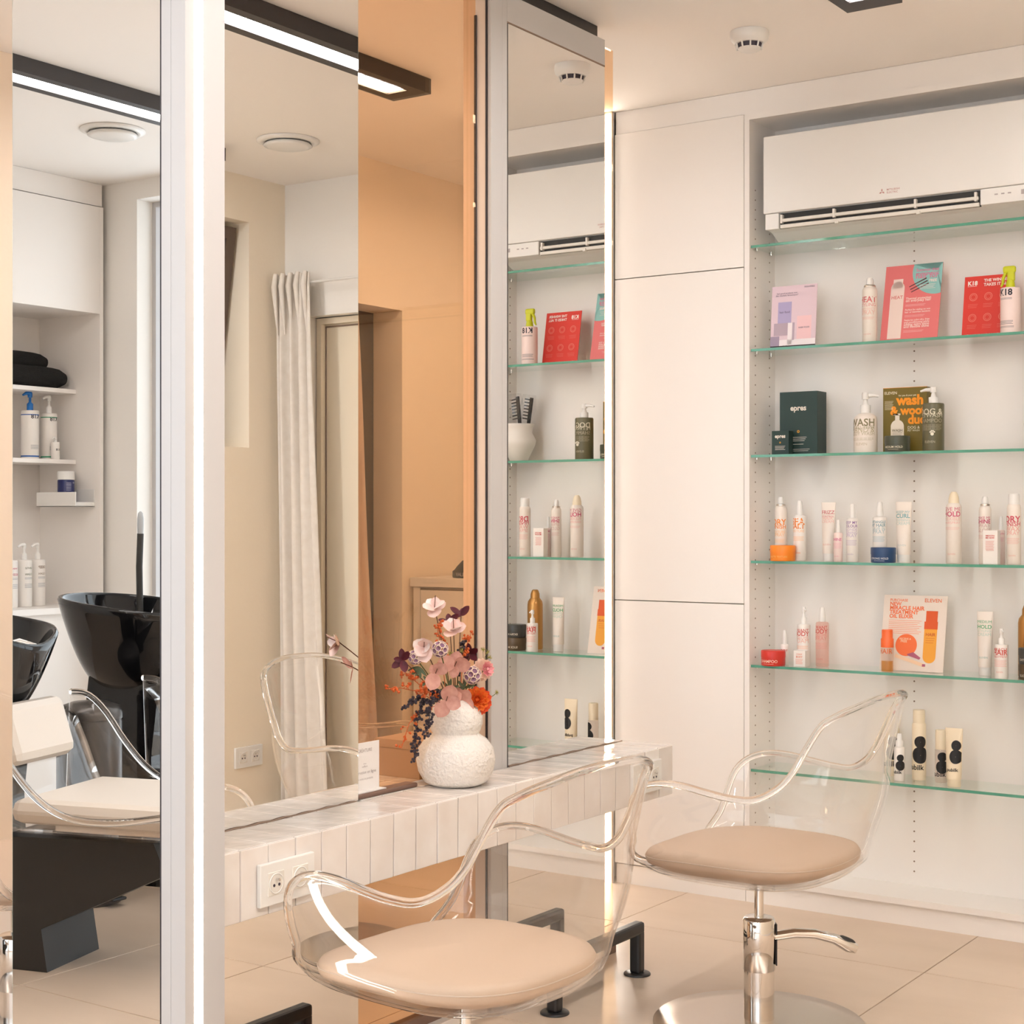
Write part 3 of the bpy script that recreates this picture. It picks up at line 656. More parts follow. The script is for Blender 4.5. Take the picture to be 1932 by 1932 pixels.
# ------------------------------------------------------------------ wash corner (seen in the column mirror)
YM = 2*2.086
def wash_station(label, loc, rotz, hose):
    t = thing('wash_station', label, 'wash chair', loc, rotz, 'backwash chairs with black basins')
    def rimz(th): return 0.955-0.035*math.exp(-(th/0.5)**2)+0.02*(1-math.cos(th))/2-0.02*math.cos(th)
    def bowl(u, v):
        th = 2*math.pi*u-math.pi; R = sup(th, 0.275, 0.255, 2.3); zr = rimz(th)
        if v < 0.45:
            s = v/0.45; r = 0.30+0.70*(s**0.55); z = 0.66+(zr-0.66)*s**1.25
        elif v < 0.55:
            a = (v-0.45)/0.10*math.pi; r = 0.97+0.03*math.cos(a); z = zr+0.012*math.sin(a)
        else:
            s = (v-0.55)/0.45; r = max(0.03, 0.94*(1-s)**0.6); z = zr-0.215*math.sin(min(1, s*1.1)*math.pi/2)
        return (R*r*math.cos(th)-0.03, R*r*math.sin(th), z)
    b = MB(); b.grid(bowl, 64, 34, True); bo = b.build('basin', 'black_gloss', t)
    MB().lathe([(0.02, 0), (0.024, 0.004), (0.012, 0.007)], 20, (-0.03, 0, 0.742)).build('drain', 'chrome', bo)
    b = MB(); b.tube([(0.10, -0.20, 0.88), (0.06, -0.16, 0.90), (0.02, -0.12, 0.885)], 0.013, 12); b.build('tap', 'chrome', bo)
    b = MB(); b.prism([(-0.16, 0.0), (0.12, 0.0), (0.10, 0.45), (0.13, 0.70), (-0.15, 0.72), (-0.19, 0.40)], -0.13, 0.13, 'y'); b.build('pedestal', 'black_gloss', t)
    b = MB(); b.prism([(0.10, 0.0), (0.36, 0.0), (0.34, 0.12), (0.74, 0.30), (0.70, 0.385), (0.20, 0.375), (0.10, 0.2)], -0.13, 0.13, 'y'); b.build('chair_base', 'black_matt', t)
    b = MB(); b.box(0.36, 0.86, -0.09, -0.06, 0.386, 0.415); b.box(0.36, 0.86, 0.06, 0.09, 0.386, 0.415); b.build('seat_rail', 'chrome', t)
    MB().rbox(0.30, 0.98, -0.225, 0.225, 0.43, 0.50, 0.03).build('cushion', 'leather_light', t)
    b = MB(); b.rbox(-0.03, 0.03, -0.15, 0.15, -0.09, 0.09, 0.029); b.xf(Matrix.Translation((0.225, 0, 0.66)) @ Matrix.Rotation(math.radians(-18), 4, 'Y')); b.build('back_cushion', 'leather_light', t)
    side = [(0.16, 0.74), (0.22, 0.735), (0.28, 0.69), (0.35, 0.60), (0.43, 0.52), (0.52, 0.475), (0.64, 0.465), (0.80, 0.485), (1.02, 0.53)]
    fine = [(0.16+0.86*i/40, interp(side, 0.16+0.86*i/40)) for i in range(41)]
    for s in (-1, 1):
        y = s*0.262
        b = MB(); b.grid(lambda u, v: (0.16+0.86*u, y+s*0.02*v, 0.425+(interp(side, 0.16+0.86*u)-0.425)*v), 41, 5)
        o = b.build('shell_side', 'acrylic', t); o.modifiers.new('thickness', 'SOLIDIFY').thickness = 0.006
        b = MB(); b.tube([(x, y+s*0.02, z) for x, z in fine], 0.010, 8); b.build('shell_rim', 'acrylic_rim', t)
    b = MB(); b.grid(lambda u, v: (0.16+0.84*u, (v-0.5)*0.524, 0.425+0.28*smoothstep((0.2-u)/0.2)), 24, 10)
    o = b.build('shell_seat', 'acrylic', t); o.modifiers.new('thickness', 'SOLIDIFY').thickness = 0.006
    if hose:
        b = MB(); b.tube([(-0.12, -0.16, 0.82), (-0.125, -0.16, 1.1), (-0.12, -0.16, 1.22)], 0.012, 12); hs = b.build('spray_hose', 'black_rubber', t)
        MB().lathe([(0.011, 0), (0.012, 0.03), (0.012, 0.055), (0.009, 0.075), (0.003, 0.082)], 16, (-0.12, -0.16, 1.22)).build('spray_head', 'grey_plastic', hs)
    return t
wash_station('nearer black wash basin with clear shell chair, at the left mirror edge', (-3.985, YM-2.975, 0), math.radians(-16), False)
wash_station('farther black wash basin with upright spray hose, in the column mirror', (-4.28, YM-3.94, 0), math.radians(-16), True)
t = thing('pedal_bin', 'dark grey metal pedal bin between the wash basins', 'bin', (-4.16, YM-3.58, 0))
MB().lathe([(0.105, 0), (0.107, 0.02), (0.107, 0.60), (0.104, 0.61)], 40).build('body', 'bin_grey', t)
MB().lathe([(0.109, 0.611), (0.109, 0.63), (0.10, 0.65), (0.06, 0.665), (0.002, 0.668)], 40).build('lid', 'bin_grey', t)
MB().rbox(0.09, 0.15, -0.03, 0.03, 0.02, 0.03, 0.004).build('pedal', 'black_metal', t)

# niche cupboard
t = thing('niche_cabinet', 'white built-in cabinet with an open niche above the wash basins', 'cabinet', (0, 0, 0))
NX = -5.27; NB = -5.66; N0, N1 = -0.440, 1.6
MB().rbox(NX-0.02, NX, N0+0.02, N1, 2.145, 2.60, 0.0015).build('door', 'laminate', t)
MB().box(NB, NX-0.022, N0+0.02, N1, 2.148, 2.60).build('body', 'laminate', t)
MB().box(NB, NX-0.01, N0, N1, 2.605, CEIL-0.001).build('filler', 'laminate', t)
MB().box(NB, NX, N0+0.001, N0+0.02, 0.0, 2.60).build('side_panel', 'laminate', t)
MB().box(NB-0.02, NB, N0+0.02, N1, 0.905, 2.148).build('back_panel', 'laminate', t)
MB().box(NB, NX, N0+0.02, N1, 0.88, 0.905).build('worktop', 'laminate', t)
MB().box(NB, NX-0.02, N0+0.02, N1, 0.0, 0.88).build('base', 'laminate', t)
for z, nm in ((1.83, 'upper white niche shelf carrying rolled black towels'), (1.527, 'lower white niche shelf carrying white pump bottles')):
    tag(MB().rbox(NB+0.001, -5.42, N0+0.021, 1.0, z-0.018, z, 0.001).build('niche_shelf', 'laminate'), nm, 'shelf', 'shelves in the wash niche')
def towel(label, y, z, r, x=-5.53):
    b = MB()
    pts = [(x, y-0.17+0.34*i/10, z+r) for i in range(11)]
    b.tube(pts, [r*q for q in (0.55, 0.88, 0.97, 1, 1.02, 1, 0.99, 1.01, 0.97, 0.88, 0.55)], 18)
    tag(b.build('rolled_towel', 'towel_black'), label, 'towel', 'rolled black towels in the niche')
towel('black rolled towel at the front of the niche shelf', -0.23, 1.83, 0.046, -5.478)
towel('black rolled towel at the back of the niche shelf', -0.22, 1.83, 0.046, -5.575)
towel('black rolled towel lying on top of two others', -0.17, 1.905, 0.040, -5.527)
t = thing('rack', 'small white bathroom rack fixed inside the niche', 'rack', (0, 0, 0))
RY = N0+0.021; RZ = 1.325
MB().rbox(-5.55, -5.30, RY, RY+0.004, RZ, RZ+0.075, 0.001).build('back_plate', 'white_plastic', t)
MB().rbox(-5.55, -5.30, RY+0.10, RY+0.105, RZ, RZ+0.062, 0.001).build('front_rail', 'white_plastic', t)
MB().rbox(-5.55, -5.30, RY, RY+0.105, RZ, RZ+0.004, 0.001).build('floor_plate', 'white_plastic', t)
for xx in (-5.55, -5.304): MB().rbox(xx, xx+0.004, RY+0.004, RY+0.10, RZ, RZ+0.02, 0.001).build('end_rail', 'white_plastic', t)

# ------------------------------------------------------------------ vase and bouquet
VX, VY = -2.309, 3.129
t = thing('vase', 'white textured vase of two stacked bulbs on the tiled console', 'vase', (VX, VY, ST))
pf = [(0.002, 0.002), (0.060, 0.001), (0.078, 0.010), (0.092, 0.035), (0.097, 0.062), (0.092, 0.090), (0.076, 0.112), (0.060, 0.122), (0.0565, 0.127), (0.060, 0.132), (0.066, 0.150), (0.066, 0.168), (0.058, 0.190), (0.042, 0.204), (0.033, 0.209), (0.028, 0.206), (0.028, 0.15), (0.002, 0.148)]
pz = []
for i in range(len(pf)-1):
    for k in range(3): s = k/3; pz.append((pf[i][0]+(pf[i+1][0]-pf[i][0])*s, pf[i][1]+(pf[i+1][1]-pf[i][1])*s))
pz.append(pf[-1])
b = MB(); b.lathe(pz, 64, cap=False); o = b.build('body', 'vase_plaster', t)
mouth = Vector((VX, VY, ST+0.20))
def fp(px, py, X): Y = y_at(px, X); return Vector((X, Y, z_at(px, py, Y, X)))
for nm, c1, c2, rg in (('petal_pale', (231, 190, 178), (240, 214, 208), .6), ('petal_white', (244, 226, 220), (250, 240, 236), .6), ('petal_dusty', (198, 140, 126), (220, 168, 154), .7), ('petal_wine', (66, 12, 30), (96, 22, 40), .6), ('petal_red', (206, 50, 34), (238, 96, 46), .6), ('petal_cream', (240, 190, 168), (250, 224, 204), .6),
                      ('petal_orange', (236, 84, 40), (250, 140, 50), .6), ('petal_pink', (226, 110, 140), (246, 190, 180), .6), ('floret_mauve', (138, 96, 130), (176, 140, 160), .6)):
    mottle(mat(nm, hexc(*c1), rg), hexc(*c1), hexc(*c2), 60)
mat('floret_rim', hexc(236, 214, 196), 0.7); mat('stem_brown', hexc(108, 70, 50), 0.7); mat('stem_green', hexc(92, 102, 56), 0.7)
mat('berry_orange', hexc(206, 92, 34), 0.4); mat('berry_dark', hexc(46, 36, 50), 0.35); mat('sprig_green', hexc(168, 160, 84), 0.7); mat('leaf_green', hexc(92, 104, 76), 0.7)
def petal_mesh(name, L, Wd, cup, m, narrow=1.0):
    def fn(u, v):
        a = (u-0.5)*2; w_ = Wd*math.sin(math.pi*min(1, (0.04+0.96*v))**narrow)**0.6 if v < 0.999 else 0.0005
        x = L*v; y = a*w_/2; return (x, y, cup*(v*v*0.6+a*a*0.35*math.sin(math.pi*v)))
    b = MB(); b.grid(fn, 7, 9); return b.mesh(name, m)
PM = {'white': petal_mesh('petal', 0.034, 0.031, 0.012, 'petal_white'), 'pale': petal_mesh('petal', 0.036, 0.034, 0.010, 'petal_pale'), 'dusty': petal_mesh('petal', 0.040, 0.036, 0.007, 'petal_dusty'),
      'wine': petal_mesh('petal', 0.026, 0.015, 0.006, 'petal_wine'), 'orange': petal_mesh('petal', 0.026, 0.017, 0.014, 'petal_orange'),
      'red': petal_mesh('petal', 0.026, 0.019, 0.012, 'petal_red'), 'cream': petal_mesh('petal', 0.024, 0.017, 0.006, 'petal_cream'),
      'pink': petal_mesh('petal', 0.024, 0.015, 0.006, 'petal_pink'), 'leaf': petal_mesh('leaf', 0.035, 0.010, 0.004, 'leaf_green')}
TOCAM = Vector((0, 0, CAMH))-Vector((VX, VY, 0.95)); TOCAM.normalize()
def frame(n, spin=0.0):                                  # local z looks along n
    n = Vector(n).normalized(); x = Vector((0, 0, 1)).cross(n)
    if x.length < 1e-3: x = Vector((1, 0, 0))
    x.normalize(); y = n.cross(x); m = Matrix((x, y, n)).transposed().to_4x4()
    return m @ Matrix.Rotation(spin, 4, 'Z')
def stem(t, p, m, r=0.0013, bend=0.02):
    a = Vector(mouth)-Vector((0, 0, 0.05)); mid = (a+p)/2+Vector((0, 0, bend)); pts = []
    for i in range(9):
        s = i/8; pts.append((a*(1-s)**2+mid*2*s*(1-s)+p*s*s)-p)
    MB().tube(pts, r, 6).build('stem', m, t)
def put(t, me, mt, nm='petal'):
    o = inst(nm, me, t); o.matrix_basis = mt; return o
def bloom(label, px, py, X, kind, petals, normal=None, spin=0.0, open_=0.35, spadix=True, st='stem_brown', scale=1.0):
    p = fp(px, py, X); t = thing('flower_stem', label, 'flower', p, group='flowers in the white vase')
    n = Vector(normal) if normal is not None else TOCAM
    F = frame(n, spin)
    for i, (a, sc) in enumerate(petals):
        mt = F @ Matrix.Rotation(math.radians(a), 4, 'Z') @ Matrix.Rotation(-open_+(-.28, .22, -.05, .3)[i % 4], 4, 'Y') @ Matrix.Rotation((.25, -.2, .1)[i % 3], 4, 'X') @ Matrix.Scale(sc*scale, 4)
        put(t, PM['white' if kind == 'pale' and i % 3 == 1 else kind], mt)
    if spadix:
        e = F @ Vector((0.004, 0.010, 0.030)); MB().tube([(0, 0, 0), (e*0.6)[:], e[:]], [0.0011, 0.0010, 0.0012], 6).build('spadix', 'stem_brown', t)
    stem(t, p, st); return t
UPC = (TOCAM+Vector((0, 0, 0.9))).normalized()
bloom('pale pink flower at the very top of the bouquet', 820, 1146, -2.290, 'pale', [(70, .7), (120, .8), (200, 1.0), (260, 1.05), (330, 1.0), (10, .8)], UPC, 0.2, 0.3)
bloom('pale pink flower below the upper wine-red blossom', 856, 1188, -2.285, 'pale', [(20, .8), (80, .9), (150, 1.0), (220, 1.05), (280, 1.0), (335, .9)], UPC, 0.5, 0.45)
bloom('whitish pink flower leaning left, nearest the mirror', 800, 1221, -2.232, 'pale', [(55, 1.05), (130, .95), (215, 1.0), (265, 1.1), (335, .85), (90, .7), (240, .6)], TOCAM, 0.3, 0.6)
bloom('dusty pink broad-petalled flower in the bouquet centre', 858, 1256, -2.280, 'dusty', [(10, 1.1), (75, .9), (165, 1.1), (265, .75)], TOCAM, 0.0, 0.15)
bloom('dusty pink flower left of centre with two round petals', 822, 1270, -2.235, 'dusty', [(45, 1.0), (250, 1.05), (120, .6)], TOCAM, 0.0, 0.3)
bloom('dusty pink flower with round petals resting on the vase rim', 842, 1322, -2.262, 'dusty', [(65, 1.15), (235, 1.1), (335, .95), (20, 1.0)], TOCAM, 0.1, 0.12)
bloom('wine-red blossom highest on the right', 870, 1161, -2.33, 'wine', [(30, 1.2), (75, .8), (150, 1.3), (210, .7)], UPC, 0.1, 0.3, False)
bloom('wine-red blossom hanging out on the left', 760, 1246, -2.335, 'wine', [(60, 1.2), (95, 1.1), (170, .9), (215, 1.2), (280, 1.35)], TOCAM, 0.0, 0.2, False)
bloom('wine-red blossom tucked behind on the right', 886, 1234, -2.335, 'wine', [(20, 1.2), (80, 1.1), (150, 1.2), (220, 1.2), (300, 1.2)], TOCAM, 0.3, 0.3, False)
bloom('wine-red blossom behind the second pale flower', 848, 1175, -2.325, 'wine', [(10, 1.2), (80, 1.0), (170, 1.2)], UPC, 0.3, 0.3, False)
def dahlia(label, px, py, X, kind, rr, rings, normal, outer):
    p = fp(px, py, X); t = thing('flower_stem', label, 'flower', p, group='flowers in the white vase'); F = frame(normal)
    for i, (cnt, tilt, sc, off) in enumerate(rings):
        for k in range(cnt):
            mt = F @ Matrix.Translation((0, 0, off*rr)) @ Matrix.Rotation(2*math.pi*(k+0.5*(i % 2))/cnt+random.uniform(-.08, .08), 4, 'Z') @ Matrix.Translation((0.004, 0, 0)) @ Matrix.Rotation(-tilt, 4, 'Y') @ Matrix.Scale(sc*rr/0.030, 4)
            put(t, PM[outer if i < 2 else kind], mt)
    b_ = MB(); b_.ball((0, 0, 0), rr*.16, 12, 8); b_.build('flower_centre', 'petal_orange' if outer == 'red' else 'petal_pink', t, (Vector(normal).normalized()*rr*.5)[:])
    stem(t, p, 'stem_green', 0.0018)
dahlia('orange dahlia low on the right above the vase', 901, 1322, -2.262, 'orange', 0.033, [(13, -.55, 1.05, -.30), (13, -.15, 1.10, -.15), (12, .20, 1.02, 0.05), (10, .60, .85, .20), (8, .95, .62, .34), (6, 1.25, .42, .44)], (TOCAM+Vector((-.1, .05, .15))), 'red')
dahlia('pink and cream flower on the right edge', 913, 1263, -2.300, 'pink', 0.029, [(14, -.2, 1.1, -.2), (13, .15, 1.0, 0), (10, .5, .85, .2), (7, .9, .6, .35)], (TOCAM+Vector((.6, .5, .1))), 'cream')
cup_me = MB().lathe([(0.0012, -0.010), (0.004, -0.006), (0.0072, 0.0), (0.0068, 0.0), (0.0038, -0.005), (0.001, -0.0065)], 12, cap=False).mesh('floret', 'floret_mauve')
rim_me = MB().tube([(0.0072*math.cos(a*math.pi/6), 0.0072*math.sin(a*math.pi/6), 0) for a in range(12)], 0.0010, 5, closed=True).mesh('floret_edge', 'floret_rim')
def pod(label, px, py, X, R):
    p = fp(px, py, X); t = thing('flower_stem', label, 'flower', p, group='flowers in the white vase')
    n = 26
    for k in range(n):
        zz = 1-2*(k+0.5)/n; a = k*2.39996; d = Vector((math.sqrt(1-zz*zz)*math.cos(a), math.sqrt(1-zz*zz)*math.sin(a), zz))
        if d.dot(TOCAM) < -0.35: continue
        o = put(t, cup_me, Matrix.Translation(d*R) @ frame(d) @ Matrix.Scale(R/0.0195, 4), 'floret'); r_ = inst('floret_edge', rim_me, o)
    stem(t, p, 'stem_green', 0.0015)
pod('mauve seed pod high between the pale flowers', 830, 1225, -2.275, 0.0185)
pod('mauve seed pod beside the pink flower', 891, 1274, -2.268, 0.0205)
pod('mauve seed pod hidden behind the leaning pale flower', 783, 1240, -2.325, 0.0165)
def sprig(label, pts, side, bcol, br, m_stem, n_br, spread, seed, hang=False):
    P = [fp(*q) for q in pts]; root = P[0]; t = thing('berry_sprig', label, 'berry sprig', root, group='berry sprigs in the white vase')
    rnd = random.Random(seed); st_ = MB(); be = MB(); path = [q-root for q in P]
    dense = []
    for i in range(len(path)-1):
        for k in range(6): dense.append(path[i].lerp(path[i+1], k/6))
    dense.append(path[-1]); st_.tube([d_[:] for d_ in dense], 0.0010, 5)
    for k in range(n_br):
        q = dense[int(len(dense)*(0.25+0.75*k/n_br)) if len(dense) > 1 else 0]
        d_ = Vector((rnd.uniform(-1, 1), rnd.uniform(-1, 1), rnd.uniform(-.6, 1) if not hang else rnd.uniform(-.7, .5))).normalized()*spread*rnd.uniform(.5, 1)
        st_.tube([q[:], (q+d_*.6+Vector((0, 0, .002)))[:], (q+d_)[:]], 0.0006, 4)
        for _ in range(2 if hang else 3):
            c_ = q+d_+Vector((rnd.uniform(-1, 1), rnd.uniform(-1, 1), rnd.uniform(-1, 1)))*0.0042
            be.ball(c_[:], br*rnd.uniform(.8, 1.15), 7, 5)
    st_.build('stem', m_stem, t); o = be.build('berries', bcol, t); o['kind'] = 'stuff'
sprig('orange berry sprig reaching far out to the left', [(832, 1330, -2.30), (790, 1305, -2.325), (755, 1298, -2.335), (729, 1300, -2.34)], 0, 'berry_orange', 0.0033, 'berry_orange', 13, 0.020, 1)
sprig('orange berry sprig rising left beneath the wine-red blossom', [(830, 1325, -2.30), (795, 1295, -2.325), (775, 1278, -2.33), (764, 1268, -2.335)], 0, 'berry_orange', 0.0033, 'berry_orange', 12, 0.018, 2)
sprig('orange berry sprig near the top of the bouquet', [(840, 1300, -2.31), (834, 1230, -2.30), (826, 1190, -2.295), (826, 1172, -2.295)], 0, 'berry_orange', 0.0034, 'berry_orange', 14, 0.013, 3)
sprig('orange berry sprig behind on the right side', [(870, 1300, -2.32), (872, 1240, -2.33), (885, 1205, -2.335), (888, 1198, -2.335)], 0, 'berry_orange', 0.0034, 'berry_orange', 11, 0.014, 4)
sprig('orange berry sprig drooping left of the vase', [(825, 1330, -2.29), (790, 1345, -2.325), (772, 1365, -2.33), (757, 1412, -2.335)], 0, 'berry_orange', 0.0034, 'berry_orange', 12, 0.014, 5, True)
sprig('dark berry strand hanging longest beside the vase', [(828, 1325, -2.28), (800, 1322, -2.30), (788, 1360, -2.318), (785, 1400, -2.325), (783, 1434, -2.325)], 0, 'berry_dark', 0.0036, 'berry_dark', 46, 0.009, 6, True)
sprig('dark berry strand hanging across the upper vase bulb', [(830, 1325, -2.27), (815, 1320, -2.27), (811, 1350, -2.275), (804, 1388, -2.275)], 0, 'berry_dark', 0.0036, 'berry_dark', 34, 0.009, 7, True)
sprig('dark berry cluster tucked at the left of the bouquet', [(825, 1325, -2.29), (790, 1318, -2.32), (760, 1335, -2.33)], 0, 'berry_dark', 0.0034, 'berry_dark', 22, 0.010, 8)
sprig('dark berry cluster high on the right', [(868, 1300, -2.33), (870, 1230, -2.335), (876, 1208, -2.335)], 0, 'berry_dark', 0.0034, 'berry_dark', 14, 0.011, 9)
def thistle(label, pts, heads, seed):
    P = [fp(*q) for q in pts]; root = P[0]; t = thing('green_sprig', label, 'sprig', root, group='green sprigs in the white vase'); rnd = random.Random(seed)
    st_ = MB(); st_.tube([(q-root)[:] for q in P], 0.0009, 5); hd_ = MB()
    for h in heads:
        c_ = fp(*h)-root; st_.tube([(P[-1]-root)[:], c_[:]], 0.0006, 4)
        for k in range(26):
            d_ = Vector((rnd.gauss(0, 1), rnd.gauss(0, 1), rnd.gauss(0.3, 1))).normalized()*0.008
            hd_.tube([c_[:], (c_+d_)[:]], [0.0008, 0.0002], 3)
    st_.build('stem', 'stem_green', t); o = hd_.build('spikes', 'sprig_green', t); o['kind'] = 'stuff'
thistle('green spiky sprig with three heads at the upper right', [(880, 1310, -2.31), (905, 1262, -2.31), (912, 1244, -2.31)], [(911, 1226, -2.31), (920, 1231, -2.31), (924, 1241, -2.31)], 1)
thistle('green spiky sprig pointing right past the orange dahlia', [(880, 1330, -2.30), (925, 1316, -2.28), (934, 1310, -2.28)], [(938, 1306, -2.28)], 2)
thistle('green spiky sprig in the middle of the bouquet', [(862, 1300, -2.31), (864, 1245, -2.31)], [(850, 1232, -2.31), (872, 1228, -2.32), (868, 1240, -2.31)], 3)
bloom('dusty pink flower half hidden behind the vase rim flower', 868, 1322, -2.285, 'dusty', [(40, 1.0), (100, .9), (320, 1.0)], TOCAM, 0.2, 0.2, False)
sprig('orange berry sprig filling the lower left of the bouquet', [(835, 1330, -2.30), (815, 1308, -2.29), (800, 1300, -2.29), (790, 1310, -2.29)], 0, 'berry_orange', 0.0034, 'berry_orange', 18, 0.016, 15)
sprig('dark berry cluster under the dusty pink flowers', [(838, 1330, -2.30), (822, 1312, -2.285), (815, 1300, -2.285)], 0, 'berry_dark', 0.0034, 'berry_dark', 18, 0.012, 16)
for lb, (qx, qy, qX) in (('green leaf spray above the vase mouth', (848, 1300, -2.30)), ('green leaf spray behind the orange dahlia', (876, 1298, -2.31)), ('green leaf spray under the leaning pale flower', (812, 1290, -2.30))):
    t = thing('leaf_spray', lb, 'leaves', fp(qx, qy, qX), group='green sprigs in the white vase')
    for k, a in enumerate((20, 70, 110, 150, 200, 320)):
        put(t, PM['leaf'], frame(TOCAM, k*.2) @ Matrix.Rotation(math.radians(a), 4, 'Z') @ Matrix.Rotation(.3*(k % 3-1), 4, 'Y') @ Matrix.Scale(.75, 4), 'leaf')
    stem(t, fp(qx, qy, qX), 'stem_green')
t = thing('leaf_spray', 'grey green leaf spray low on the left of the bouquet', 'leaves', fp(790, 1258, -2.325), group='green sprigs in the white vase')
for k, a in enumerate((200, 230, 255, 280, 310)):
    put(t, PM['leaf'], frame(TOCAM) @ Matrix.Rotation(math.radians(a), 4, 'Z') @ Matrix.Scale(.8, 4), 'leaf')
stem(t, fp(790, 1258, -2.325), 'stem_green')
# ------------------------------------------------------------------ hair products
INK = {}
def ink(r, g, b):
    k = (r, g, b)
    if k not in INK: INK[k] = mat('ink_%d_%d_%d' % k, hexc(*k), 0.6)
    return INK[k]
def paint(r, g, b, rough=0.35): return mat('paint_%d_%d_%d_%d' % (r, g, b, rough*100), hexc(r, g, b), rough)
WHITE = paint(240, 234, 228); CREAM = paint(242, 226, 198); SHELLW = paint(238, 228, 218)
PINKW = paint(240, 218, 212); OLIVE = paint(96, 92, 66); OLIVE2 = paint(112, 94, 22, .5); DGREEN = paint(26, 52, 48, .5)
RED = paint(206, 50, 40); ORANGE = paint(246, 138, 34); NAVY = paint(30, 66, 110); GOLD = mat('gold_can', hexc(190, 140, 80), 0.3, 0.7)
LIME = paint(196, 200, 20); EXTRA = paint(62, 62, 60); BROWN = paint(84, 66, 44); TCAP = paint(246, 110, 52)
G_TUB = paint(70, 74, 60)
clear('clear_bottle', (0.93, 0.88, 0.85), 1.0, 1.4); clear('amber_bottle', (0.93, 0.72, 0.42), 1.0, 1.4); clear('rosy_bottle', (0.96, 0.80, 0.76), 1.0, 1.4)
def spot(x0, x1, ytop, sh, dy):
    Y = YC+dy; xc = (x0+x1)/2; X = x_at(xc, Y); z = SH[sh]
    return X, Y, z, (x1-x0)/2/FPX*depth(X, Y), z_at(xc, ytop, Y, X)-z
def labelling(t, r, h, lines, bars=(), a0=0.0, foot=None):
    by = {}
    for s, zf, wf, col, bold in lines: wrap_text(by.setdefault(col, MB()), s, 1, r, zf*h, bold, a0, wf*2*r)
    for zf, n, wf, col in bars:
        m_ = by.setdefault(col, MB())
        for k in range(n): wrap_bar(m_, wf*2*r*(1-0.15*(k % 3 == 2)), 0.0011, r, zf*h-k*0.0032, a0)
    if foot: wrap_text(by.setdefault(foot, MB()), 'ELEVEN', 1, r, 0.12*h, 0, a0, 1.0*r)
    for col, m_ in by.items(): m_.build('lettering', ink(*col), t)
def new(name, label, cat, X, Y, z, rot=0.0, group='hair products on the glass shelves'):
    return thing(name, label, cat, (X, Y, z+0.0004), rot, group)
def aerosol(label, p, body, cap, lines, bars=(), style='actuator', foot=None):
    X, Y, z, r, h = spot(*p); t = new('spray_can', label, 'spray can', X, Y, z)
    hb = h*(0.86 if style != 'dome' else 0.84)
    MB().lathe([(r*.94, 0), (r, r*.1), (r, hb*0.93), (r*.93, hb*0.97), (r*.72, hb)], 32).build('can', body, t)
    if style == 'actuator':
        MB().lathe([(r*.76, hb), (r*.78, hb+.004), (r*.70, hb+.006)], 28).build('collar', 'steel_satin', t)
        MB().lathe([(r*.52, hb+.004), (r*.50, hb+(h-hb)*.7), (r*.40, h*.99), (r*.34, h)], 24).build('actuator', cap, t)
    elif style == 'cap':
        MB().lathe([(r*.80, hb*0.985), (r*.80, hb+(h-hb)*.8), (r*.72, h)], 28).build('cap', cap, t)
    elif style == 'dome':
        MB().lathe([(r*.70, hb*0.99), (r*.66, hb+(h-hb)*.4), (r*.52, hb+(h-hb)*.8), (r*.3, h)], 28).build('cap', cap, t)
    labelling(t, r, h, lines, bars, foot=foot); return t
def mist(label, p, body, cap, lines, bars=(), foot=None, inner=None, hb=0.76):
    X, Y, z, r, h = spot(*p); t = new('spray_bottle', label, 'bottle', X, Y, z); b_ = h*hb
    MB().lathe([(r*.93, 0), (r, r*.12), (r, b_*.95), (r*.9, b_*.985), (r*.5, b_)], 32).build('bottle', body, t)
    if inner: MB().lathe([(r*.9, .003), (r*.9, b_*inner[1])], 28).build('liquid', inner[0], t)
    MB().lathe([(r*.52, b_), (r*.50, b_+(h-b_)*.35), (r*.45, b_+(h-b_)*.55), (r*.36, b_+(h-b_)*.92), (r*.28, h)], 24).build('spray_cap', cap, t)
    labelling(t, r, h, lines, bars, foot=foot); return t
def pump(label, p, body, cap, lines, bars=(), hb=0.72, foot=None, shape='round', spout=0.9, ang=0.0, rot=0.0):
    X, Y, z, r, h = spot(*p); t = new('pump_bottle', label, 'bottle', X, Y, z, rot); b_ = h*hb
    if shape == 'round': pr = [(r*.95, 0), (r, r*.15), (r, b_*.80), (r*.93, b_*.90), (r*.62, b_*.98), (r*.42, b_)]
    else: pr = [(r*.97, 0), (r, r*.08), (r, b_*.975), (r*.95, b_), (r*.45, b_*1.005)]
    MB().lathe(pr, 36).build('bottle', body, t)
    MB().lathe([(r*.44, b_), (r*.44, b_+(h-b_)*.38), (r*.25, b_+(h-b_)*.42), (r*.16, b_+(h-b_)*.70)], 24).build('collar', cap, t)
    zt = h-(h-b_)*.14; ca, sa = math.cos(ang), math.sin(ang)
    b = MB(); b.lathe([(r*.30, zt-(h-b_)*.18), (r*.32, zt), (r*.28, h)], 20); b.tube([(0, 0, zt), (spout*r*.6*ca, spout*r*.6*sa, zt), (spout*r*ca, spout*r*sa, zt-0.004)], [r*.22, r*.16, r*.09], 10)
    b.build('pump_head', cap, t); labelling(t, r, h, lines, bars, foot=foot); return t
def tub(label, p, body, lid, text, col, name='tub', lz=None):
    X, Y, z, r, h = spot(*p); t = new(name, label, 'tub', X, Y, z if lz is None else lz)
    MB().lathe([(r*.95, 0), (r*.98, .003), (r*.98, h*.58)], 40).build('jar', body, t)
    MB().lathe([(r, h*.55), (r, h*.94), (r*.97, h), (r*.5, h*1.002)], 40).build('lid', lid, t)
    m_ = MB(); wrap_text(m_, text, 1, r*.98, h*.22, .01, 0, r*1.55); wrap_bar(m_, r*.9, .0008, r*.98, h*.12); m_.build('lettering', ink(*col), t); return t
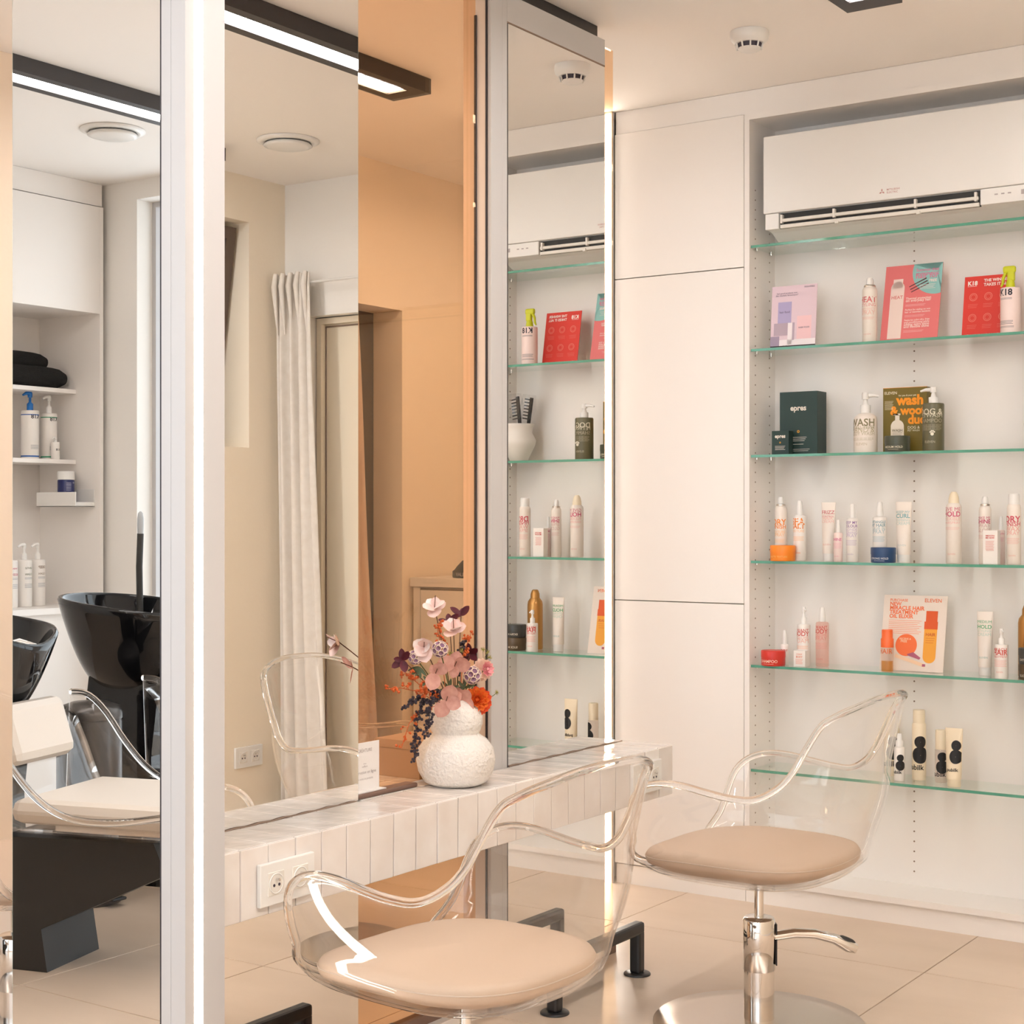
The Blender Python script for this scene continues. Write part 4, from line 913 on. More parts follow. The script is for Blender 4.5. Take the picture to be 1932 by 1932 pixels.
def squeeze(label, p, body, cap, lines, bars=(), foot=None):
    X, Y, z, w_, h = spot(*p); t = new('squeeze_tube', label, 'tube', X, Y, z); hc = h*.13; r0 = w_*.80
    def fn(u, v):
        a = 2*math.pi*u; rx = r0+(w_-r0)*v; ry = r0*(1-v)**.75+0.0012
        return (rx*math.cos(a), ry*math.sin(a), hc+(h-hc)*v)
    b = MB(); b.grid(fn, 36, 14, True); b.lathe([(r0*.6, hc*.98), (r0, hc)], 36, cap=False); b.build('tube', body, t)
    MB().lathe([(r0*.88, 0), (r0*.92, .003), (r0*.92, hc)], 32).build('cap', cap, t)
    by = {}
    def onto(m_, s, zf, wf, bold):
        v_, f_ = glyphs(s, bold); size = wf*2*w_/text_w(s, bold); vv = []
        for a, b_ in v_:
            zz = zf*h+b_*size; q = max(0, min(1, (zz-hc)/(h-hc))); rx = r0+(w_-r0)*q; ry = r0*(1-q)**.75+0.0012; x = a*size
            x = max(-rx*.97, min(rx*.97, x)); vv.append((x, -ry*math.sqrt(max(0.02, 1-(x/rx)**2))-.0008, zz))
        m_.add(vv, f_)
    for s, zf, wf, col, bold in lines: onto(by.setdefault(col, MB()), s, zf, wf, bold)
    if foot: onto(by.setdefault(foot, MB()), 'ELEVEN', .27, .5, 0)
    for col, m_ in by.items(): m_.build('lettering', ink(*col), t)
    return t
def carton(label, p, dpt, m, rot=0.0):
    x0, x1, yt, sh, dy = p; Y = YC+dy; X0, X1 = x_at(x0, Y), x_at(x1, Y); z = SH[sh]; h = z_at((x0+x1)/2, yt, Y)-z; w_ = X1-X0
    t = new('product_box', label, 'box', (X0+X1)/2, Y, z, rot)
    MB().rbox(-w_/2, w_/2, 0, dpt, 0, h, .0012).build('carton', m, t); return t, w_, h
def card(label, p, m, lean=12, cut=0.0):
    x0, x1, yt, sh, dy = p; Y = YC+dy; X0, X1 = x_at(x0, Y), x_at(x1, Y); z = SH[sh]; w_ = X1-X0; a = math.radians(lean)
    h = (z_at((x0+x1)/2, yt, Y+0.04)-z)/math.cos(a)
    t = new('display_card', label, 'card', (X0+X1)/2, Y, z+.0005, 0); t.rotation_euler = (-a, 0, 0)
    MB().box(-w_/2, w_/2, 0, .0022, 0, h).build('board', m, t)
    b = MB(); b.add([(-w_*.2, .0024, h*.75), (w_*.2, .0024, h*.75), (w_*.2, .0024+math.tan(a)*h*.6+.012, .012), (-w_*.2, .0024+math.tan(a)*h*.6+.012, .012)], [(0, 1, 2, 3)])
    o = b.build('easel_back', 'paper', t); o.modifiers.new('thickness', 'SOLIDIFY').thickness = .0012
    return t, w_, h
def lines_of(m_, x0, x1, z, n, dz, hh=.0012, y=-.0007, ragged=.12):
    for k in range(n): rect(m_, x0, x1-(x1-x0)*ragged*((k*7) % 3)/2, z-k*dz, z-k*dz+hh, y)

# --- second shelf from the top
t, w_, h = card('lilac display card with two pastel jars printed on it', (1453, 1538, 541, 1, .045), paint(226, 202, 212, .6), 5)
a = MB(); rect(a, -w_*.40, w_*.02, h*.32, h*.33); rect(a, -w_*.35, -w_*.05, h*.0, h*.0); 
b = MB(); rect(b, -w_/2, w_/2, 0, h*.035); flat_text(b, 'hair food', .008, -w_*.22, h*.012, -.0009, .01); b.build('print', ink(52, 36, 44), t)
b = MB(); rect(b, -w_*.35, -w_*.05, h*.40, h*.74); b.build('print', ink(176, 166, 204), t)
b = MB(); rect(b, w_*.08, w_*.40, h*.12, h*.50); b.build('print', ink(240, 200, 204), t)
b = MB(); rect(b, -w_*.43, -w_*.12, h*.20, h*.40, -.0008); rect(b, -w_*.02, w_*.03, h*.12, h*.40, -.0008); b.build('print', ink(182, 164, 178), t)
b = MB(); rect(b, -w_*.12, -w_*.02, h*.05, h*.40, -.0007); rect(b, -w_*.30, w_*.5, h*.035, h*.13, -.0007); b.build('print', ink(242, 232, 236), t)
b = MB(); rect(b, -w_*.5, -w_*.3, h*.035, h*.19, -.0008); b.build('print', ink(160, 144, 166), t)
b = MB(); flat_text(b, 'feel good products avec', .1, -w_*.16, h*.87, width=w_*.46); flat_text(b, 'des résultats fantastiques*', .1, -w_*.16, h*.835, width=w_*.5)
flat_text(b, 'hair food', .1, -w_*.20, h*.56, -.001, width=w_*.22); flat_text(b, 'HAIR FOOD', .1, w_*.24, h*.30, -.001, .01, width=w_*.24); flat_text(b, 'nouveau', .1, w_*.33, h*.95, width=w_*.22); b.build('lettering', ink(84, 66, 92), t)
aerosol('white spray can with red HEAT lettering beside the pink card', (1627, 1655, 525, 1, .07), SHELLW, 'white_plastic',
        [('HEAT', .62, 1.35, (214, 110, 112), .02), ('STYLING', .555, 1.25, (226, 150, 146), 0), ('PROTECT', .49, 1.2, (236, 190, 178), 0), ('SPRAY', .43, 1.1, (236, 190, 178), 0)], [(.39, 3, 1.0, (236, 196, 184))], foot=(226, 180, 168))
t, w_, h = card('tall pink display card with a teal quarter circle', (1660, 1768, 499, 1, .075), paint(226, 118, 118, .6), 13)
b = MB(); vs = [(w_*.5, -.0006, h)]; cxx, czz, rr = w_*.40, h*.90, w_*.42
pts = []
for k in range(41):
    an = math.radians(95+k*(225)/40); x = cxx+rr*math.cos(an); zz = czz+rr*math.sin(an); pts.append((min(w_/2, x), -.0006, min(h, zz)))
b.add([(cxx, -.0006, min(h, czz))]+[(w_*.0-.0, -.0006, h)]*0+pts, [(0, i+1, i+2) for i in range(len(pts)-1)]); b.add([(cxx, -.0006, czz), (pts[0][0], -.0006, h), (w_*.5, -.0006, h), (w_*.5, -.0006, czz-rr*.9)], [(0, 1, 2, 3)])
b.add([(cxx, -.0006, czz), (-w_*.02, -.0006, h), (w_*.5, -.0006, h)], [(0, 1, 2)]); b.build('print', ink(144, 194, 190), t)
b = MB()
for k, s in enumerate(('Summer that', 'protects your', 'hair for')): flat_text(b, s, .1, w_*.24, h*(.90-.045*k), -.0012, .02, width=w_*.40)
b.build('lettering', ink(214, 132, 160), t)
b = MB(); flat_text(b, 'FREE', .1, w_*.35, h*.755, -.0012, .02, width=w_*.13); lines_of(b, w_*.12, w_*.40, h*.72, 4, h*.017, .0009, -.0012)
for k, (s, z_) in enumerate((('Thermal protection', .54), ('on everyday hair', .51), ('Perfect for styling on wet', .395), ('hair or between sections', .365), ('Features color-dry, frizz', .26), ('and conditioning while', .23), ('adding extra shine', .20), ('and flexible shine', .17))):
    flat_text(b, s, .1, -w_*.10, h*z_, -.0008, .015, 'L', width=w_*.44)
for z_ in (.47, .33, .13): lines_of(b, -w_*.10, w_*.25, h*z_, 2, h*.016, .0007)
b.build('lettering', ink(246, 222, 214), t)
b = MB(); rect(b, -w_*.38, -w_*.14, .01, h*.70, -.0009); disc(b, -w_*.26, h*.70, w_*.12, -.0009, 16, 0, math.pi); rect(b, -w_*.345, -w_*.175, h*.70, h*.82, -.0009); b.build('print', ink(240, 216, 206), t)
b = MB(); flat_text(b, 'HEAT', .1, -w_*.26, h*.56, -.0012, .02, width=w_*.2); b.build('lettering', ink(214, 120, 116), t)
b = MB()
for k in range(3):
    x0_, z0_ = -w_*.06+k*.004, h*(.70-.035*k); b.add([(x0_, -.0011, z0_), (x0_+w_*.30, -.0011, z0_+h*.10), (x0_+w_*.29, -.0011, z0_+h*.115), (x0_, -.0011, z0_+h*.012)], [(0, 1, 2, 3)])
b.build('print', ink(88, 58, 60), t)
t, w_, h = card('red display card with white medals, behind the trigger spray bottle', (1814, 1906, 521, 1, .10), paint(220, 54, 42, .55), 10)
b = MB(); flat_text(b, 'K18', .1, -w_*.43, h*.855, -.0008, .04, 'L', width=w_*.20); flat_text(b, 'THE WINNER', .1, -w_*.10, h*.90, -.0008, .03, 'L', width=w_*.52); flat_text(b, 'TAKES IT ALL', .1, -w_*.10, h*.83, -.0008, .03, 'L', width=w_*.52)
rect(b, -w_*.43, -w_*.24, h*.835, h*.84); flat_text(b, 'HEAL YOUR HAIR IN 4 MINUTES', .1, 0, h*.02, -.0008, .02, width=w_*.86); b.build('lettering', ink(248, 230, 222), t)
b = MB()
for i in range(3):
    for j in range(2):
        xx, zz = (-.30+.31*i)*w_, h*(.66-.34*j); disc(b, xx, zz, w_*.085, r0=w_*.07, n=20); disc(b, xx, zz, w_*.055, r0=w_*.045, n=16)
        lines_of(b, xx-w_*.10, xx+w_*.10, zz-w_*.16, 3, h*.025, .0011)
b.build('print', ink(232, 122, 104), t)
X, Y, z, r, h = spot(1888, 1925, 500, 1, .045); t = new('trigger_spray', 'white bottle with a lime green trigger head on the red card shelf', 'bottle', X, Y, z)
hb = h*.66; MB().lathe([(r*.96, 0), (r, .003), (r, hb*.97), (r*.95, hb), (r*.45, hb*1.004)], 36).build('bottle', PINKW, t)
MB().lathe([(r*.45, hb), (r*.47, hb+.002), (r*.42, hb+h*.08), (r*.33, hb+h*.12)], 24).build('collar', LIME, t)
b = MB(); z0 = hb+h*.12; b.rbox(-r*.75, r*.55, -r*.28, r*.28, z0+h*.10, h*.985, .006); b.rbox(-r*.30, r*.45, -r*.26, r*.26, z0-.004, z0+h*.14, .004)
b.build('trigger_head', LIME, t)
b = MB(); b.tube([(-r*.45, 0, z0+h*.12), (-r*.72, 0, z0+h*.04), (-r*.80, 0, z0-h*.05), (-r*.95, 0, z0-h*.09)], [r*.2, r*.17, r*.14, r*.10], 10); b.build('trigger', LIME, t)
labelling(t, r, h, [('K18', .545, .72, (44, 40, 52), .03)], [(.50, 2, .7, (90, 84, 92)), (.17, 4, .8, (110, 100, 104)), (.09, 2, .9, (120, 110, 112))], -.25)

# --- third shelf
t, w_, h = carton('large dark green box with white lettering, at the left of its shelf', (1471, 1542, 739, 2, .065), .075, DGREEN)
b = MB(); flat_text(b, 'epres', .1, 0, h*.70, -.0006, .03, width=w_*.42); lines_of(b, -w_*.22, w_*.22, h*.27, 3, h*.028, .0014); lines_of(b, -w_*.14, w_*.14, h*.16, 1, .01, .0012); lines_of(b, -w_*.3, w_*.3, h*.08, 2, h*.025, .001); b.build('lettering', ink(226, 218, 206), t)
b = MB(); disc(b, 0, h*.365, w_*.035, r0=w_*.015); b.build('emblem', ink(206, 150, 50), t)
t, w_, h = carton('small dark green box in front of the large dark green one', (1456, 1488, 813, 2, .02), .035, DGREEN)
b = MB(); flat_text(b, 'epres', .1, 0, h*.70, -.0006, .03, width=w_*.62); lines_of(b, -w_*.3, w_*.3, h*.34, 4, h*.05, .001); b.build('lettering', ink(226, 218, 206), t)
b = MB(); disc(b, 0, h*.5, w_*.05, r0=w_*.02); b.build('emblem', ink(206, 150, 50), t)
pump('plump white hand wash pump bottle beside the olive carton', (1611, 1655, 741, 2, .07), SHELLW, 'white_plastic',
     [('WASH', .44, 1.25, (140, 132, 100), .02), ('ME ALL OVER', .385, 1.25, (158, 150, 118), 0), ('HAND &', .335, 1.2, (190, 180, 150), 0), ('BODY WASH', .285, 1.2, (190, 180, 150), 0)], [(.235, 3, 1.1, (200, 190, 166))], .66, (200, 186, 160), 'round', 1.1, .3)
t, w_, h = carton('olive green carton with orange wash and woof lettering', (1666, 1749, 731, 2, .10), .07, OLIVE2)
b = MB(); flat_text(b, 'wash', .1, w_*.12, h*.735, -.0006, .045, width=w_*.62); flat_text(b, '& woof', .1, w_*.06, h*.585, -.0006, .045, width=w_*.80); flat_text(b, 'duo', .1, w_*.28, h*.44, -.0006, .045, width=w_*.42)
rect(b, -w_*.5, w_*.5, h*.995, h*1.0); b.build('lettering', ink(246, 152, 26), t)
b = MB(); flat_text(b, 'ELEVEN', .1, -w_*.32, h*.90, -.0006, .005, width=w_*.28); flat_text(b, 'for you & your pet', .1, w_*.06, h*.865, -.0006, .01, width=w_*.40); lines_of(b, -w_*.46, -w_*.26, h*.79, 8, h*.018, .0009)
flat_text(b, 'DOG &', .1, w_*.20, h*.36, -.0006, .01, width=w_*.27); flat_text(b, 'PET WASH', .1, w_*.20, h*.32, -.0006, .005, width=w_*.27); b.build('lettering', ink(236, 226, 196), t)
b = MB(); rect(b, -w_*.32, -w_*.02, h*.05, h*.40); disc(b, -w_*.17, h*.40, w_*.15, -.0006, 18, 0, math.pi); rect(b, -w_*.22, -w_*.12, h*.50, h*.57); rect(b, -w_*.27, -w_*.10, h*.575, h*.60); b.build('print', ink(236, 224, 206), t)
b = MB(); flat_text(b, 'WASH', .1, -w_*.17, h*.32, -.001, .02, width=w_*.24); lines_of(b, -w_*.28, -w_*.06, h*.30, 3, h*.02, .0009, -.001); b.build('lettering', ink(120, 112, 84), t)
tub('dark olive hair wax tub in front of the olive carton', (1669, 1717, 823, 2, .035), G_TUB, G_TUB, 'MEDIUM HOLD', (222, 214, 190))
t = pump('olive dog wash bottle with a white pump head', (1741, 1781, 731, 2, .04), OLIVE, 'white_plastic',
     [('DOG &', .565, 1.25, (216, 210, 188), .015), ('PETWASH', .52, 1.25, (206, 200, 178), 0), ('SHAMPOO', .44, 1.2, (168, 160, 136), 0)], [(.40, 6, 1.15, (160, 152, 128))], .745, (190, 184, 160), 'straight', 1.25, math.pi)
X, Y, z, r, h = spot(1741, 1781, 731, 2, .04); b = MB()
for dx_, dz_, q in ((0, 0, .0055), (-.006, .006, .0025), (-.002, .009, .0025), (.003, .009, .0025), (.007, .006, .0025)):
    disc(b, .008+dx_, h*.26+dz_, q, -math.sqrt(r*r-(.010)**2)-.0022, 14)
b.build('paw_print', ink(232, 226, 206), t)
# pot of combs near the right side panel
t = thing('brush_pot', 'angular beige ceramic pot holding combs, at the right end of its shelf', 'pot', (-1.392, 4.905, SH[2]+.0004))
pf = [(.030, 0), (.034, .004), (.062, .062), (.065, .078), (.050, .108), (.054, .128), (.060, .140), (.056, .140), (.048, .12), (.002, .10)]
MB().lathe(pf, 36, cap=False).build('body', 'offwhite_plastic', t)
def comb(label, x, y, tilt, tx):
    t = thing('comb', label, 'comb', (x, y, SH[2]+.107), 0, 'combs in the ceramic pot'); t.rotation_euler = (0, tilt, .2)
    MB().rbox(-.022, -.006, -.003, .003, 0, .135, .002).build('spine', 'black_matt', t)
    for k in range(7): MB().box(-.007, .020, -.0018, .0018, .052+k*.012, .0565+k*.012).build('tooth', 'black_matt', t)
    b = MB(); b.tube([(0, 0, .03), (0, 0, .09), (0, 0, .145)], [.012, .034, .026], 12); b.build('film_wrapper', 'plastic_film', t)
comb('black comb in clear film, standing upright in the pot', -1.395, 4.895, .12, 0)
comb('black comb leaning to the side in the pot', -1.405, 4.925, -.18, 0)

# --- fourth shelf
OR_, PK_, PU_, TE_, MG_ = (240, 140, 50), (212, 120, 124), (150, 116, 168), (110, 158, 172), (196, 70, 110)
aerosol('white spray can with orange lettering, at the left of its shelf', (1462, 1485, 938, 3, .095), SHELLW, 'white_plastic', [('DRY', .56, 1.3, OR_, .02), ('FINISH', .50, 1.3, OR_, .01), ('TEXTURE', .43, 1.2, (244, 196, 140), 0), ('SPRAY', .38, 1.0, (244, 196, 140), 0)], [(.33, 4, 1.1, (244, 204, 160))])
mist('white sea salt spray bottle with orange lettering', (1497, 1521, 945, 3, .085), WHITE, 'white_plastic', [('SEA', .60, 1.2, OR_, .02), ('SALT', .535, 1.25, OR_, .02), ('TEXTURE', .475, 1.2, (246, 200, 150), 0)], [(.40, 5, 1.1, (246, 206, 164))], OR_)
tub('orange hair paste tub at the left end of its shelf', (1453, 1501, 1029, 3, .035), ORANGE, ORANGE, 'MATTE TEXTURE', (250, 190, 110))
squeeze('white squeeze tube with rosy FRIZZ CONTROL lettering', (1549, 1578, 948, 3, .085), SHELLW, 'white_plastic', [('FRIZZ', .80, .86, (206, 116, 120), .01), ('CONTROL', .745, .84, (216, 140, 140), 0), ('HAIR', .70, .7, (236, 190, 180), 0), ('CREAM', .65, .8, (236, 190, 180), 0)], foot=(226, 180, 168))
mist('small rosy shine serum bottle beside the FRIZZ tube', (1573, 1590, 981, 3, .045), PINKW, 'white_plastic', [('SHINE', .50, 1.2, (216, 120, 160), .02)], [(.44, 6, 1.1, (238, 186, 196))], (226, 150, 170), None, .70)
mist('white spray bottle with purple COLOUR lettering', (1597, 1620, 951, 3, .06), WHITE, 'white_plastic', [('KEEP MY', .655, 1.2, PU_, .01), ('COLOUR', .595, 1.3, PU_, .015), ('BLONDE', .535, 1.2, (200, 184, 210), 0), ('TONING', .48, 1.2, (200, 184, 210), 0), ('SPRAY', .425, 1.1, (200, 184, 210), 0)], [(.37, 6, 1.1, (206, 194, 214))], (186, 170, 196))
mist('white detangling spray bottle with teal lettering behind the blue tub', (1647, 1673, 947, 3, .085), WHITE, 'white_plastic', [('DETANGLE', .645, 1.3, TE_, .01), ('MY HAIR', .585, 1.3, TE_, .01), ('LEAVE IN', .53, 1.2, (178, 200, 206), 0), ('SPRAY', .475, 1.1, (178, 200, 206), 0)], [(.42, 6, 1.1, (184, 206, 212))], (176, 196, 204))
tub('dark blue hair wax tub in front of the teal lettered spray', (1643, 1690, 1033, 3, .035), NAVY, NAVY, 'STRONG HOLD', (214, 220, 226))
squeeze('white squeeze tube with teal CURL lettering', (1689, 1721, 947, 3, .075), SHELLW, 'white_plastic', [('KEEP MY', .81, .82, (140, 184, 186), 0), ('CURL', .735, .84, (120, 176, 180), .02), ('DEFINING', .68, .8, (190, 212, 208), 0), ('CREAM', .62, .8, (190, 212, 208), 0)], foot=(190, 200, 196))
aerosol('tallest white spray can with magenta HOLD lettering', (1785, 1814, 928, 3, .075), SHELLW, CREAM, [('GIVE ME', .73, 1.25, (208, 100, 130), 0), ('HOLD', .655, 1.25, (206, 80, 116), .02), ('FLEXIBLE', .60, 1.2, (236, 186, 180), 0), ('HAIRSPRAY', .55, 1.2, (236, 186, 180), 0)], [(.50, 3, 1.1, (238, 196, 188))], 'dome', (230, 176, 164))
aerosol('white spray can with magenta SHINE lettering behind a small white box', (1847, 1870, 937, 3, .085), SHELLW, 'white_plastic', [('MAKE ME', .665, 1.2, MG_, 0), ('SHINE', .60, 1.25, MG_, .02), ('SPRAY', .54, 1.2, (216, 180, 176), 0), ('GLOSS', .47, 1.25, (216, 180, 176), 0)], [(.42, 4, 1.1, (226, 190, 184))])
t, w_, h = carton('small white box with red heading in front of the SHINE can', (1854, 1882, 1001, 3, .02), .03, WHITE)
b = MB(); flat_text(b, 'SMOOTH', .1, 0, h*.82, -.0006, .03, width=w_*.6); flat_text(b, 'ME NOW', .1, 0, h*.76, -.0006, .03, width=w_*.6); b.build('lettering', ink(214, 90, 90), t)
b = MB(); lines_of(b, -w_*.3, w_*.28, h*.68, 9, h*.03, .001); flat_text(b, 'ELEVEN', .1, 0, h*.40, width=w_*.5); b.build('lettering', ink(232, 160, 150), t)
mist('small pump bottle partly hidden behind the small white box', (1881, 1896, 975, 3, .10), PINKW, 'white_plastic', [('SMOOTH', .62, 1.2, (206, 100, 130), .01)], [(.55, 4, 1.1, (230, 180, 190))], None, None, .72)
aerosol('white spray can with dark red WAX lettering, at the right of its shelf', (1900, 1926, 932, 3, .035), SHELLW, 'white_plastic', [('DRY', .60, 1.25, (204, 76, 92), .02), ('FINISH', .545, 1.3, (204, 76, 92), .01), ('WAX', .475, 1.2, (232, 176, 168), .01), ('SPRAY', .42, 1.1, (232, 176, 168), 0)], [(.37, 6, 1.1, (236, 190, 180))], 'cap', (228, 176, 160))

# --- fifth shelf
RD_ = (210, 92, 84)
tub('red shampoo tub at the left end of its shelf', (1436, 1482, 1227, 4, .03), RED, RED, 'SHAMPOO', (246, 214, 196))
mist('tiny white spray bottle behind the red tub', (1473, 1488, 1189, 4, .075), WHITE, 'white_plastic', [('BODY', .38, 1.2, RD_, .02)], (), None, None, .60)
pump('white foam pump bottle with red BODY lettering', (1504, 1529, 1145, 4, .085), WHITE, 'white_plastic', [('I WANT', .575, 1.2, RD_, .01), ('BODY', .51, 1.25, RD_, .02), ('VOLUME', .455, 1.2, (240, 190, 176), 0), ('FOAM', .39, 1.2, (240, 190, 176), 0)], [(.335, 4, 1.1, (242, 190, 160))], .70, None, 'straight', .7, -.6)
t, w_, h = carton('small white cube box with red print in front of the foam pump', (1497, 1519, 1228, 4, .035), .035, WHITE)
b = MB(); flat_text(b, 'I WANT', .1, 0, h*.74, -.0006, .02, width=w_*.5); flat_text(b, 'BODY', .1, 0, h*.56, -.0006, .02, width=w_*.55); lines_of(b, -w_*.3, w_*.3, h*.45, 5, h*.07, .001); b.build('lettering', ink(236, 140, 110), t)
mist('pink tinted spray bottle with red BODY lettering', (1539, 1564, 1146, 4, .085), M['rosy_bottle'], 'white_plastic', [('I WANT', .64, 1.2, RD_, .015), ('BODY', .565, 1.25, RD_, .02), ('VOLUME', .51, 1.2, (230, 150, 140), 0), ('SPRAY', .45, 1.1, (230, 150, 140), 0)], [(.40, 7, 1.15, (230, 160, 150))], (224, 140, 130))
t, w_, h = card('white display card advertising an orange oil elixir', (1659, 1779, 1124, 4, .085), paint(236, 222, 210, .6), 11)
b = MB(); flat_text(b, 'PURCHASE', .1, -w_*.40, h*.915, -.0007, .01, 'L', width=w_*.28)
for k, (s, q) in enumerate((('NEW', .18), ('MIRACLE HAIR', .55), ('TREATMENT', .46), ('OIL ELIXIR', .38))): flat_text(b, s, .1, -w_*.40, h*(.86-.055*k), -.0007, .03, 'L', width=w_*q)
flat_text(b, 'ELEVEN', .1, w_*.28, h*.915, -.0007, .005, width=w_*.26); lines_of(b, -w_*.40, w_*.12, h*.66, 8, h*.024, .0011); disc(b, -w_*.10, h*.34, w_*.17)
b.build('lettering', ink(244, 120, 66), t)
b = MB(); rect(b, w_*.17, w_*.37, h*.20, h*.575, -.0008); disc(b, w_*.27, h*.20, w_*.10, -.0008, 16, math.pi, 2*math.pi); b.build('print', ink(240, 166, 58), t)
b = MB(); rect(b, w_*.165, w_*.375, h*.56, h*.66, -.001); rect(b, w_*.185, w_*.365, h*.66, h*.80, -.001); b.build('print', ink(224, 92, 40), t)
b = MB(); flat_text(b, 'HAIR', .1, w_*.27, h*.47, -.001, .015, width=w_*.15); lines_of(b, w_*.20, w_*.34, h*.44, 3, h*.03, .001, -.001); b.build('lettering', ink(206, 96, 40), t)
b = MB(); flat_text(b, 'RECEIVE A', .1, -w_*.12, h*.41, -.001, .02, width=w_*.18); flat_text(b, 'FREE', .1, -w_*.14, h*.375, -.001, .02, width=w_*.1)
b.add([(-w_*.26, -.0011, h*.22), (w_*.22, -.0011, h*.10), (w_*.21, -.0011, h*.055), (-w_*.27, -.0011, h*.175)], [(0, 1, 2, 3)]); b.build('print', ink(246, 210, 176), t)
b = MB(); b.add([(-w_*.08, -.0013, h*.22), (w_*.02, -.0013, h*.25), (w_*.14, -.0013, h*.18), (w_*.12, -.0013, h*.155), (-w_*.05, -.0013, h*.20)], [(0, 1, 2, 3, 4)]); rect(b, w_*.17, w_*.22, h*.068, h*.10, -.0013); b.build('print', ink(176, 96, 120), t)
X, Y, z, r, h = spot(1662, 1686, 1188, 4, .035); t = new('elixir_bottle', 'small amber elixir bottle with an orange cap before the display card', 'bottle', X, Y, z)
MB().lathe([(r*.93, 0), (r, .003), (r, h*.58), (r*.95, h*.60)], 32).build('bottle', M['clear_bottle'], t); MB().lathe([(r*.9, .002), (r*.9, h*.26)], 28).build('liquid', M['amber_bottle'], t)
MB().lathe([(r, h*.58), (r, h*.78), (r*.86, h*.80), (r*.86, h*.985), (r*.8, h)], 32).build('cap', TCAP, t); labelling(t, r, h, [('HAIR', .44, 1.2, (214, 110, 60), .02)], ())
squeeze('white squeeze tube with green HOLD lettering', (1843, 1874, 1154, 4, .095), SHELLW, 'white_plastic', [('MEDIUM', .82, .86, (110, 176, 136), 0), ('HOLD', .735, .86, (92, 168, 120), .02), ('STYLING', .68, .8, (190, 212, 200), 0), ('CREAM', .62, .8, (190, 212, 200), 0)], foot=(150, 190, 186))
pump('white pump bottle with red MIRACLE HAIR lettering', (1877, 1902, 1186, 4, .03), WHITE, 'white_plastic', [('MIRACLE', .555, 1.25, RD_, .01), ('HAIR', .475, 1.25, RD_, .025), ('TREATMENT', .42, 1.3, RD_, 0)], [(.37, 7, 1.15, (240, 186, 176))], .68, (226, 160, 150), 'straight', .6, -.8)
t = thing('spray_can', 'tall golden spray can at the right end of its shelf', 'spray can', (-1.452, 4.925, SH[4]+.0004), 0, 'hair products on the glass shelves'); r = .029
MB().lathe([(r*.94, 0), (r, .003), (r, .165), (r*.92, .178), (r*.62, .19)], 36).build('can', GOLD, t); MB().lathe([(r*.6, .19), (r*.58, .206), (r*.42, .218), (r*.3, .221)], 28).build('cap', GOLD, t)
def stack_tub(label, zb, body, txt):
    t = thing('tub', label, 'tub', (-1.418, 4.848, zb), 0, 'hair products on the glass shelves'); r, h = .0385, .047
    MB().lathe([(r*.95, 0), (r*.98, .003), (r*.98, h*.58)], 40).build('jar', body, t); MB().lathe([(r, h*.55), (r, h*.94), (r*.97, h), (r*.5, h*1.001)], 40).build('lid', body, t)
    m_ = MB(); wrap_text(m_, txt, 1, r*.98, h*.2, .015, 0, r*1.5); m_.build('lettering', ink(212, 204, 188), t)
stack_tub('brown slick hair tub beneath the charcoal tub', SH[4]+.0004, BROWN, 'SLICK HOLD'); stack_tub('charcoal extra hold tub on top of the brown tub', SH[4]+.0482, EXTRA, 'EXTRA HOLD')

# --- lowest shelf: cream bottles with a black figure eight
K_ = (24, 22, 24)
def eight(t, r, zc, q, a0=.55):
    m_ = MB()
    for zz, rr in ((zc, q), (zc+q*1.55, q*.72)):
        R_ = r+.0007; n, q6 = 28, 7; vs = []; fs = []
        for i in range(q6):
            for k in range(n):
                a = 2*math.pi*k/n; d_ = rr*max(.02, i/(q6-1)); x, y = d_*math.cos(a)*1.05, d_*math.sin(a)
                vs.append((R_*math.sin(x/R_+a0), -R_*math.cos(x/R_+a0), zz+y))
        for i in range(q6-1):
            for k in range(n): fs.append((i*n+k, i*n+(k+1) % n, (i+1)*n+(k+1) % n, (i+1)*n+k))
        m_.add(vs, fs)
    m_.build('figure_eight', ink(*K_), t)
X, Y, z, r, h = spot(1668, 1697, 1346, 5, .15); t = new('bottle', 'tall rounded cream bottle behind the small white spray', 'bottle', X, Y, z)
MB().lathe([(r*.94, 0), (r, .004), (r, h*.66), (r*.93, h*.78), (r*.75, h*.90), (r*.4, h*.965), (r*.2, h*.975)], 36).build('bottle', CREAM, t); MB().cyl((0, 0, h*.97), r*.16, h*.03, 12).build('nozzle', 'black_matt', t)
eight(t, r, h*.38, h*.115); labelling(t, r, h, [('pubilk', .16, 1.2, K_, .02)], (), -.25)
X, Y, z, r, h = spot(1687, 1707, 1384, 5, .06); t = new('spray_bottle', 'small white spray bottle with a black figure eight', 'bottle', X, Y, z)
MB().lathe([(r*.94, 0), (r, .003), (r, h*.70), (r*.8, h*.72), (r*.5, h*.725)], 32).build('bottle', WHITE, t); MB().lathe([(r*.75, h*.725), (r*.75, h*.84), (r*.5, h*.86), (r*.45, h*.98), (r*.35, h)], 24).build('spray_cap', 'white_plastic', t)
eight(t, r, h*.33, h*.105); labelling(t, r, h, [('pubilk', .16, 1.1, K_, .02)], (), -.3)
X, Y, z, r, h = spot(1721, 1747, 1339, 5, .115); t = new('spray_can', 'tallest cream spray can with a black figure eight', 'spray can', X, Y, z)
MB().lathe([(r*.94, 0), (r, .004), (r, h*.79), (r*.85, h*.815)], 36).build('can', CREAM, t); MB().lathe([(r*.86, h*.80), (r*.86, h*.985), (r*.8, h)], 32).build('cap', CREAM, t)
eight(t, r, h*.36, h*.12); labelling(t, r, h, [('pubilk', .15, 1.3, K_, .02)], (), -.25)
